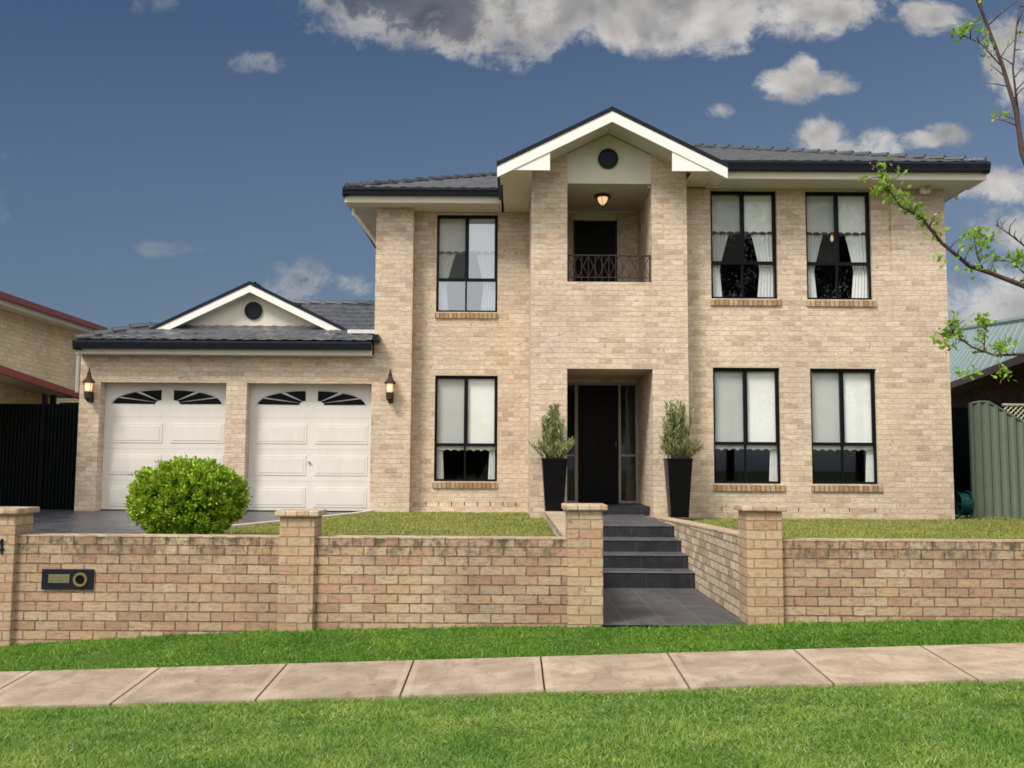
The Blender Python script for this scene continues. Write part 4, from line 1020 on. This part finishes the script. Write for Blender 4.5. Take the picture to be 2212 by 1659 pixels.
# ------------------------------------------------------------------ street tree at the right, only its branches reach the picture
YT = 7.9
tree = empty('street_tree', (5.35, YT, verge_z(5.35, YT)), 'young budding street tree, its thin branches reaching in from the right', 'tree')
def wp(px, py, y): x_, z_ = W(px, py, y); return Vector((x_, y, z_))
tb = (5.35, YT, verge_z(5.35, YT)-.05)
MB().tube([tb, (5.33, YT, 1.2), (5.28, YT, 2.3), (5.2, YT+.05, 3.1), (5.05, YT+.05, 4.2)], [.085, .07, .06, .05, .035], 10).build('trunk', M['bark'], tree, smooth=True)
br = MB(); lc, ld, pc, pd = [], [], [], []
r3 = random.Random(5)
def limb(pts, r0, r1, twigs, leaf_n, pink=0.0, tw_len=.22, leafs=.07):
    n = len(pts); br.tube(pts, [r0+(r1-r0)*i/(n-1) for i in range(n)], 7)
    total = n-1
    for k in range(twigs):
        u_ = total*(.12+.88*(k+r3.random()*.6)/twigs); i = min(int(u_), n-2); p0 = pts[i].lerp(pts[i+1], u_-i)
        d = (pts[i+1]-pts[i]).normalized(); q = Vector((r3.uniform(-1, 1), r3.uniform(-1, 1), r3.uniform(-.3, 1))); q = (q-d*q.dot(d)*.4).normalized()
        L_ = tw_len*r3.uniform(.4, 1.2); p1 = p0+q*L_*.5+d*.03; p2 = p0+q*L_+Vector((0, 0, .04))
        br.tube([p0, p1, p2], [.006, .004, .0025], 5)
        for e_ in (p1, p2):
            if r3.random() < leaf_n:
                for _ in range(r3.randint(4, 11)):
                    lc.append(tuple(e_+Vector((r3.gauss(0, .022), r3.gauss(0, .022), r3.gauss(0, .022))))); ld.append((r3.gauss(0, 1), r3.gauss(0, 1), r3.gauss(.3, .8)))
            if r3.random() < pink:
                for _ in range(r3.randint(3, 7)):
                    pc.append(tuple(e_+Vector((r3.gauss(0, .02), r3.gauss(0, .02), r3.gauss(0, .02))))); pd.append((r3.gauss(0, 1), r3.gauss(0, 1), r3.gauss(0, 1)))
def clump(px, py, y, n, s_=.035):
    c_ = wp(px, py, y)
    for _ in range(n):
        lc.append((c_.x+r3.gauss(0, s_), c_.y+r3.gauss(0, s_), c_.z+r3.gauss(0, s_*.9))); ld.append((r3.gauss(0, 1), r3.gauss(0, 1), r3.gauss(.1, .9)))
y1 = YT-.1
# upper limb climbing to the left
limb([wp(2330, 560, YT), wp(2235, 400, y1), wp(2208, 330, y1), wp(2195, 240, y1), wp(2165, 140, y1), wp(2112, 0, y1), wp(2070, -110, y1)], .028, .010, 18, .12, .5, .26)
limb([wp(2200, 250, y1), wp(2188, 150, y1+.05), wp(2196, 60, y1+.1), wp(2210, -40, y1+.1)], .010, .005, 8, .1, .6, .18)
limb([wp(2160, 140, y1), wp(2120, 95, y1-.05), wp(2068, 70, y1-.1)], .006, .003, 5, .5, .5, .12)
clump(2070, 70, y1-.1, 22); clump(2095, 60, y1-.1, 10)
# long middle branch reaching left over the house corner
limb([wp(2330, 690, YT), wp(2212, 618, y1), wp(2140, 590, y1), wp(2095, 575, y1-.05), wp(2035, 525, y1-.1), wp(1990, 470, y1-.12), wp(1945, 445, y1-.14), wp(1918, 405, y1-.15), wp(1905, 365, y1-.15)], .024, .005, 26, .34, .1, .15)
for (qx, qy, n_) in ((1908, 385, 26), (1900, 408, 18), (1915, 355, 8), (1925, 425, 20), (1950, 442, 24), (1990, 468, 20), (2000, 480, 12), (2022, 500, 10), (1975, 455, 12), (2035, 560, 9), (2080, 590, 8)): clump(qx, qy, y1-.12, n_, .028)
limb([wp(2125, 585, y1), wp(2110, 550, y1), wp(2105, 515, y1), wp(2118, 495, y1)], .008, .004, 5, .5, .1, .1); clump(2135, 520, y1, 26); clump(2120, 500, y1, 12)
limb([wp(2230, 545, y1), wp(2180, 505, y1), wp(2150, 485, y1)], .008, .004, 5, .3, .2, .1)
limb([wp(2212, 590, y1), wp(2190, 570, y1), wp(2165, 560, y1)], .006, .003, 4, .6, .2, .1); clump(2195, 555, y1, 18)
# lower twigs
limb([wp(2340, 800, YT), wp(2212, 765, y1), wp(2150, 768, y1), wp(2100, 750, y1), wp(2060, 720, y1), wp(2045, 715, y1)], .014, .004, 16, .35, .1, .14)
limb([wp(2125, 762, y1), wp(2128, 720, y1), wp(2122, 690, y1)], .006, .003, 4, .6, .1, .08)
for (qx, qy, n_) in ((2055, 705, 26), (2045, 745, 30), (2060, 725, 14), (2125, 692, 14), (2165, 745, 20), (2168, 808, 26), (2100, 800, 12), (2070, 808, 12), (2185, 745, 10)): clump(qx, qy, y1, n_, .03)
# limbs outside the picture so the crown is whole
for k in range(9):
    a_ = k*.7; q0 = Vector((5.2, YT, 2.6+.2*k)); q1 = q0+Vector((.5+.5*abs(math.cos(a_)), math.sin(a_)*.8, .7)); q2 = q1+Vector((.4, math.sin(a_)*.5, .7))
    limb([q0, q1, q2], .02, .005, 12, .3, .3, .2)
br.build('branch', M['bark'], tree, smooth=True)
np_mesh('foliage', leaves(np.array(lc), np.array(ld), .058, .030), 4, M['tree_leaf'], tree)
np_mesh('blossom', leaves(np.array(pc), np.array(pd), .024, .016), 4, M['blossom'], tree)

# ------------------------------------------------------------------ neighbours
nl = empty('neighbour_house', (-13, 19, ZG), 'yellow brick neighbouring house with red tiled roof and red gutter at the left', 'house')
xnw = -10.75; zne = E+3.30
MB().box(-19, xnw, 12, 24.3, ZG-.3, zne-.05).build('wall', M['yellow_brick'], nl)
MB().box(xnw+.0, -10.32, 11.6, 23.6, zne-.06, zne-.02).build('soffit', M['cream'], nl)
MB().box(-10.32, -10.30, 11.6, 23.6, zne-.10, zne+.09).build('fascia', M['cream'], nl)
MB().box(-10.30, -10.19, 11.5, 23.7, zne+.0, zne+.12).build('gutter', M['red_gutter'], nl)
tiles('roof', M['red_tile'], nl, (-10.22, 23.7, zne+.06), (0, -1, 0), (-1, 0, 0), .26, 12.2, 4.2, None, wave=.25, amp=.015)
MB().prism([(-19, zne), (-10.8, zne), (-14.6, zne+.9)], 'y', 23.15, 23.25).build('gable_wall', M['yellow_brick'], nl)
cp = empty('carport', (-11, 19, ZG), 'open carport with a red edged roof beside the yellow house', 'carport')
zc0, zc1 = E+1.80, E+1.50
MB().add([(-10.74, 15, zc0+.25), (-10.0, 15, zc0+.25), (-10.0, 22, zc1+.02), (-10.74, 22, zc1+.02), (-10.74, 15, zc0+.28), (-10.0, 15, zc0+.28), (-10.0, 22, zc1+.05), (-10.74, 22, zc1+.05)],
  [(0, 1, 2, 3), (4, 5, 6, 7), (0, 1, 5, 4), (1, 2, 6, 5), (2, 3, 7, 6), (3, 0, 4, 7)]).build('roof', M['cream'], cp)
MB().add([(-9.999, 15, zc0+.2), (-9.93, 15, zc0+.2), (-9.93, 22, zc1-.02), (-9.999, 22, zc1-.02), (-9.999, 15, zc0+.36), (-9.93, 15, zc0+.36), (-9.93, 22, zc1+.12), (-9.999, 22, zc1+.12)],
  [(0, 1, 2, 3), (4, 5, 6, 7), (0, 1, 5, 4), (1, 2, 6, 5), (2, 3, 7, 6), (3, 0, 4, 7)]).build('edge_gutter', M['red_gutter'], cp)
MB().box(-10.05, -9.95, 20.6, 20.7, ZG-.2, zc1).build('post', M['gate'], cp); MB().box(-10.05, -9.95, 16.0, 16.1, ZG-.2, zc0).build('post', M['gate'], cp)
gt = empty('side_gate', (-10, 19.6, ZG), 'tall dark slatted gate closing the gap left of the garage', 'gate')
ga = MB(); x_ = -12.6
while x_ < xgL-.06: ga.box(x_, x_+.045, 19.62, 19.65, ZG-.02, E+1.22); x_ += .075
ga.build('slat', M['gate'], gt)
MB().box(-12.6, xgL-.02, 19.66, 19.70, ZG+.75, ZG+.83).box(-12.6, xgL-.02, 19.66, 19.70, E+1.17, E+1.24).box(-9.72, -9.64, 19.58, 19.68, ZG-.05, E+1.45).box(-12.6, xgL-.02, 19.75, 19.78, ZG-.02, E+1.2).build('gate_frame', M['gate'], gt)
MB().box(-12.6, xgL-.03, 22.5, 22.6, ZG, E+1.45).build('carport_shade_fill', M['gate'], gt)  # dark sheet added in place of the shade under the carport

nr = empty('neighbour_house', (13, 22, ZG), 'dark brick neighbouring house with a pale mint green metal roof at the right', 'house')
A = Vector((10.25, 18.2)); B = Vector((11.7, 24.5)); dirv = (B-A).normalized(); B = A+dirv*22; nrm = Vector((dirv.y, -dirv.x))
def np2(s_, o_): q = A+dirv*s_+nrm*o_; return (q.x, q.y)
Ln = (B-A).length; ze2 = E+2.22
def pr(mb, o0, o1, s0, s1, z0, z1): return mb.prism([np2(s0, o0), np2(s0, o1), np2(s1, o1), np2(s1, o0)], 'z', z0, z1)
pr(MB(), .55, 8, -6, Ln-.5, ZG-.3, ze2-.02).build('wall', M['dark_brick'], nr)
pr(MB(), .02, .549, -6.3, Ln, ze2-.03, ze2).build('soffit', plain('brown_soffit', (.17, .12, .09), .7), nr)
pr(MB(), -.08, .019, -6.3, Ln, ze2-.04, ze2+.13).build('gutter', plain('brown_gutter', (.10, .065, .055), .5), nr)
def n3(s_, o_, z_): q = np2(s_, o_); return (q[0], q[1], z_)
EN = Vector(n3(-6.3, -.05, ze2+.12)); EF = Vector(n3(Ln, -.05, ze2+.12))
def ray(px, py): x_, z_ = W(px, py, 1.0); return Vector((x_, 1.0, z_-E))
R1 = ray(2131, 702)*27+Vector((0, 0, E)); pn_ = (EF-EN).cross(R1-EN).normalized()
def hit(px, py):
    d = ray(px, py); o = Vector((0, 0, E)); return o+d*((EN-o).dot(pn_)/d.dot(pn_))
RF, RN = hit(2030, 718), hit(2420, 655)
mb = MB(); nst = 34
for i in range(nst):
    t0, t1 = i/nst, (i+.88)/nst; t2, t3 = (i+.94)/nst, (i+1)/nst
    for (u0, u1, h0, h1) in ((t0, t1, 0, 0), (t1, t2, 0, .025), (t2, t3, .025, 0)):
        up = Vector((0, 0, 1)); q0, q1 = EN.lerp(EF, u0)+up*h0, EN.lerp(EF, u1)+up*h1; q2, q3 = RN.lerp(RF, u1)+up*h1, RN.lerp(RF, u0)+up*h0
        mb.quad(q0, q1, q2, q3)
back = Vector((6, 4, 0))
mb.quad(RN, RF, RF+back+Vector((0, 0, -3)), RN+back+Vector((0, 0, -3)))
mb.build('roof', M['mint'], nr)
mb = MB(); mb.tube([RN, RF], .09, 6); mb.build('ridge_cap', M['mint'], nr)
print('MINT', EN, EF, RN, RF)
# green sheet fence with a raked panel, lattice above
fe = empty('sheet_metal_fence', (9.6, 18.5, ZG), 'grey green corrugated metal fence with a raked top right of the house', 'fence')
YFe = 18.6; fx0 = X(2103, YFe, 980); fx1 = fx0+4.0
za, zb2, zc = Z(872, YFe, 2105), Z(866, YFe, 2130), Z(913, YFe, 2212)
xa, xb2, xc2 = fx0, X(2132, YFe, 900), X(2212, YFe, 900)
def ftop(x_):
    if x_ < xb2: return za+(zb2-za)*(x_-xa)/(xb2-xa)
    if x_ < xc2+.25: return zb2+(zc-zb2)*(x_-xb2)/(xc2-xb2)
    return zb2+(zc-zb2)*(xc2+.25-xb2)/(xc2-xb2)
mb = MB(); top, bot = [], []; x_ = fx0; i = 0
prof = [(0, 0), (.035, .035), (.085, .035), (.12, 0), (.17, 0)]
while x_ < fx1:
    for (dx_, dy_) in prof[:-1]: top.append((x_+dx_, YFe+dy_, ftop(x_+dx_))); bot.append((x_+dx_, YFe+dy_, ZG-.05))
    x_ += .17
n = len(top); mb.add(bot+top, [(i, i+1, n+i+1, n+i) for i in range(n-1)]).build('sheet', M['green_fence'], fe)
pts = [(q[0], YFe+.018, q[2]+.01) for q in top[::4]]
MB().tube(pts, .022, 6).build('top_rail', M['green_fence'], fe)
MB().box(fx0-.05, fx0, YFe-.02, YFe+.05, ZG-.05, za+.02).build('post', M['green_fence'], fe)
lat = empty('lattice_panel', (xc2-.3, YFe+.12, zc), 'cream lattice strip showing above the green metal fence', 'lattice')
lm = MB(); lx0 = X(2168, YFe+.12, 880); lz0, lz1 = zc-.05, Z(876, YFe+.12, 2190)
for i in range(-8, 40):
    a0 = lx0+i*.10
    lm.tube([(max(lx0, a0), YFe+.12, lz0+max(0, lx0-a0)), (a0+(lz1-lz0), YFe+.12, lz1)], .012, 4) if a0+(lz1-lz0) > lx0 else None
    e0 = a0+(lz1-lz0); lm.tube([(max(lx0, a0), YFe+.135, lz1-max(0, lx0-a0)), (e0, YFe+.135, lz0)], .012, 4) if e0 > lx0 else None
lm.build('slat', M['lattice'], lat)
MB().box(lx0-.02, lx0+4, YFe+.10, YFe+.15, lz1, lz1+.04).build('frame', M['lattice'], lat)
sg = empty('side_gate', (8.9, 19.5, ZG), 'black gate in the shaded gap between the house and the green fence', 'gate')
MB().box(xR+.01, fx0+1.6, 19.9, 19.95, ZG-.02, Z(880, 19.9, 2080)).build('panel', M['gate'], sg)
MB().box(xR+.03, xR+.09, 19.84, 19.899, ZG-.02, Z(876, 19.9, 2080)+.01).build('post', M['steel'], sg)
# hose reel by the corner
hx_, hz_ = X(2079, 17.9, 1090), ZG
hr = empty('hose_reel', (hx_, 17.9, hz_), 'teal garden hose reel on the ground at the right corner of the house', 'hose reel')
zc_ = ZG+.27
mb = MB()
for k in range(5): 
    pts = [(hx_-.07+.035*k, 17.9+(.20-.004*k)*math.cos(a_), zc_+(.20-.004*k)*math.sin(a_)) for a_ in [2*math.pi*j/22 for j in range(23)]]
    mb.tube(pts, .019, 6)
mb.build('hose', M['teal'], hr, smooth=True)
mb = MB()
for s_ in (-.11, .10):
    pts = [(hx_+s_, 17.9+.245*math.cos(a_), zc_+.245*math.sin(a_)) for a_ in [2*math.pi*j/24 for j in range(25)]]; mb.tube(pts, .012, 6)
    for j in range(3): a_ = j*math.pi/3; mb.tube([(hx_+s_, 17.9+.24*math.cos(a_), zc_+.24*math.sin(a_)), (hx_+s_, 17.9-.24*math.cos(a_), zc_-.24*math.sin(a_))], .009, 5)
mb.tube([(hx_-.12, 17.9, zc_), (hx_+.12, 17.9, zc_)], .03, 8); mb.build('spool', M['teal'], hr)
MB().tube([(hx_+.14, 17.75, ZG), (hx_+.14, 17.88, zc_+.03), (hx_+.14, 18.05, ZG)], .013, 6).tube([(hx_-.13, 17.75, ZG), (hx_-.13, 17.88, zc_+.03), (hx_-.13, 18.05, ZG)], .013, 6).build('stand', M['teal'], hr)

# ------------------------------------------------------------------ grass
vz_ = np.vectorize(verge_z)
def tuft(x, y):
    return np.clip(.75+.28*np.sin(x*3.1+1.7*np.sin(y*4.3))*np.sin(y*5.7+1.3*np.sin(x*2.9))+.25*np.sin(x*11+2*np.sin(y*9))*np.sin(y*14+2*np.sin(x*7)), .35, 1.5)
def blades(x, y, z, h, wd, lean):
    h = h*tuft(x, y)*1.15; wd = wd*rng.uniform(.6, 1.5, (len(x)))
    n = len(x); a_ = rng.uniform(0, 2*np.pi, n); hh = h*rng.uniform(.5, 1.3, n); le = lean*rng.uniform(.2, 1.2, n); b_ = rng.uniform(0, 2*np.pi, n)
    p0 = np.stack([x-np.cos(a_)*wd/2, y-np.sin(a_)*wd/2, z], 1); p1 = np.stack([x+np.cos(a_)*wd/2, y+np.sin(a_)*wd/2, z], 1)
    p2 = np.stack([x+np.cos(b_)*le, y+np.sin(b_)*le, z+hh], 1)
    return np.stack([p0, p1, p2], 1).reshape(-1, 3)
n1 = 340000
y = rng.uniform(4.7, 7.93, n1); x = rng.uniform(-1, 1, n1)*(y*.60+.9)
b1 = blades(x, y, vz_(x, y)-.006, .030, .0085, .045)
n2 = 90000
y = rng.uniform(8.92, 9.93, n2); x = rng.uniform(-6.6, 6.6, n2)
keep = ~((x > XL1-.05) & (x < XW) & (y > 9.86)); x, y = x[keep], y[keep]
b2 = blades(x, y, vz_(x, y)-.006, .028, .010, .035)
go = np_mesh('grass', np.concatenate([b1, b2]), 3, M['grass']); tag(go, 'short green grass on both sides of the concrete footpath', 'grass', kind='stuff')
n3_ = 150000
x = rng.uniform(-5.4, 9.5, n3_); y = rng.uniform(10.15, 19.3, n3_)
drx = np.interp(y, [10, 11.2]+[q[1] for q in dr], [-5.1, -4.9]+[q[0] for q in dr])
ok = ((x > drx+.08) & (x < XL0-.01) & (y < np.where(x > X(1147, YP)-.02, 17.2, 19.25))) | ((x > XW+.25) & (y < np.where(x < xR+.02, 17.5, 18.5)))
x, y = x[ok], y[ok]
lo = np_mesh('lawn_grass', blades(x, y, np.full(len(x), ZG-.01), .035, .014, .03), 3, M['lawn']); tag(lo, 'yellowish short lawn behind the brick fence in front of the house', 'grass', kind='stuff')

# ------------------------------------------------------------------ unseen trees added across the road for the windows to mirror
def reflection_tree(x, y, h, r_, seed, label):
    rr = np.random.default_rng(seed)
    zb = .3; o = empty('street_tree', (x, y, zb), label, 'tree')
    tk = MB(); tk.tube([(x, y, zb-.2), (x+.1, y, zb+h*.25), (x, y+.1, zb+h*.5), (x-.1, y, zb+h*.8)], [.26, .20, .14, .06], 9)
    for k in range(9):
        a_ = k*2.4; z0 = zb+h*(.28+.05*k); tk.tube([(x, y, z0), (x+r_*.35*math.cos(a_), y+r_*.35*math.sin(a_), z0+h*.10), (x+r_*.75*math.cos(a_), y+r_*.75*math.sin(a_), z0+h*.17)], [.10, .06, .02], 6)
    tk.build('trunk', M['bark'], o)
    n = 190; cen = rr.normal(size=(n, 3)); cen /= np.linalg.norm(cen, axis=1, keepdims=True); cen *= rr.uniform(.25, 1, (n, 1))**.6
    cen = cen*np.array([r_, r_, h*.34])+np.array([x, y, zb+h*.62])
    m2 = 110; cc = (cen[:, None, :]+rr.normal(size=(n, m2, 3))*r_*.13).reshape(-1, 3)
    np_mesh('crown', leaves(cc, rr.normal(size=cc.shape), .26, .17), 4, M['far_leaf'], o)
M['far_leaf'] = leafmat('gum_leaf', [(0, (.03, .05, .015)), (.6, (.06, .09, .03)), (1, (.10, .13, .05))], .6, .2)
reflection_tree(12.0, -17, 17, 4.6, 1, 'unseen tall leafy tree added across the road for the right windows to mirror')
reflection_tree(19.5, -18, 18.5, 4.8, 2, 'unseen tallest tree added across the road at the far right for the windows to mirror')
reflection_tree(4.5, -20, 9, 3.2, 3, 'unseen medium tree added across the road opposite the front door for the glass to mirror')
reflection_tree(-3.5, -17.5, 4.6, 2.4, 4, 'unseen low bushy tree added across the road for the left windows to mirror')
reflection_tree(-13, -19, 9.5, 3.6, 5, 'unseen spreading tree added across the road opposite the garage for the glass to mirror')
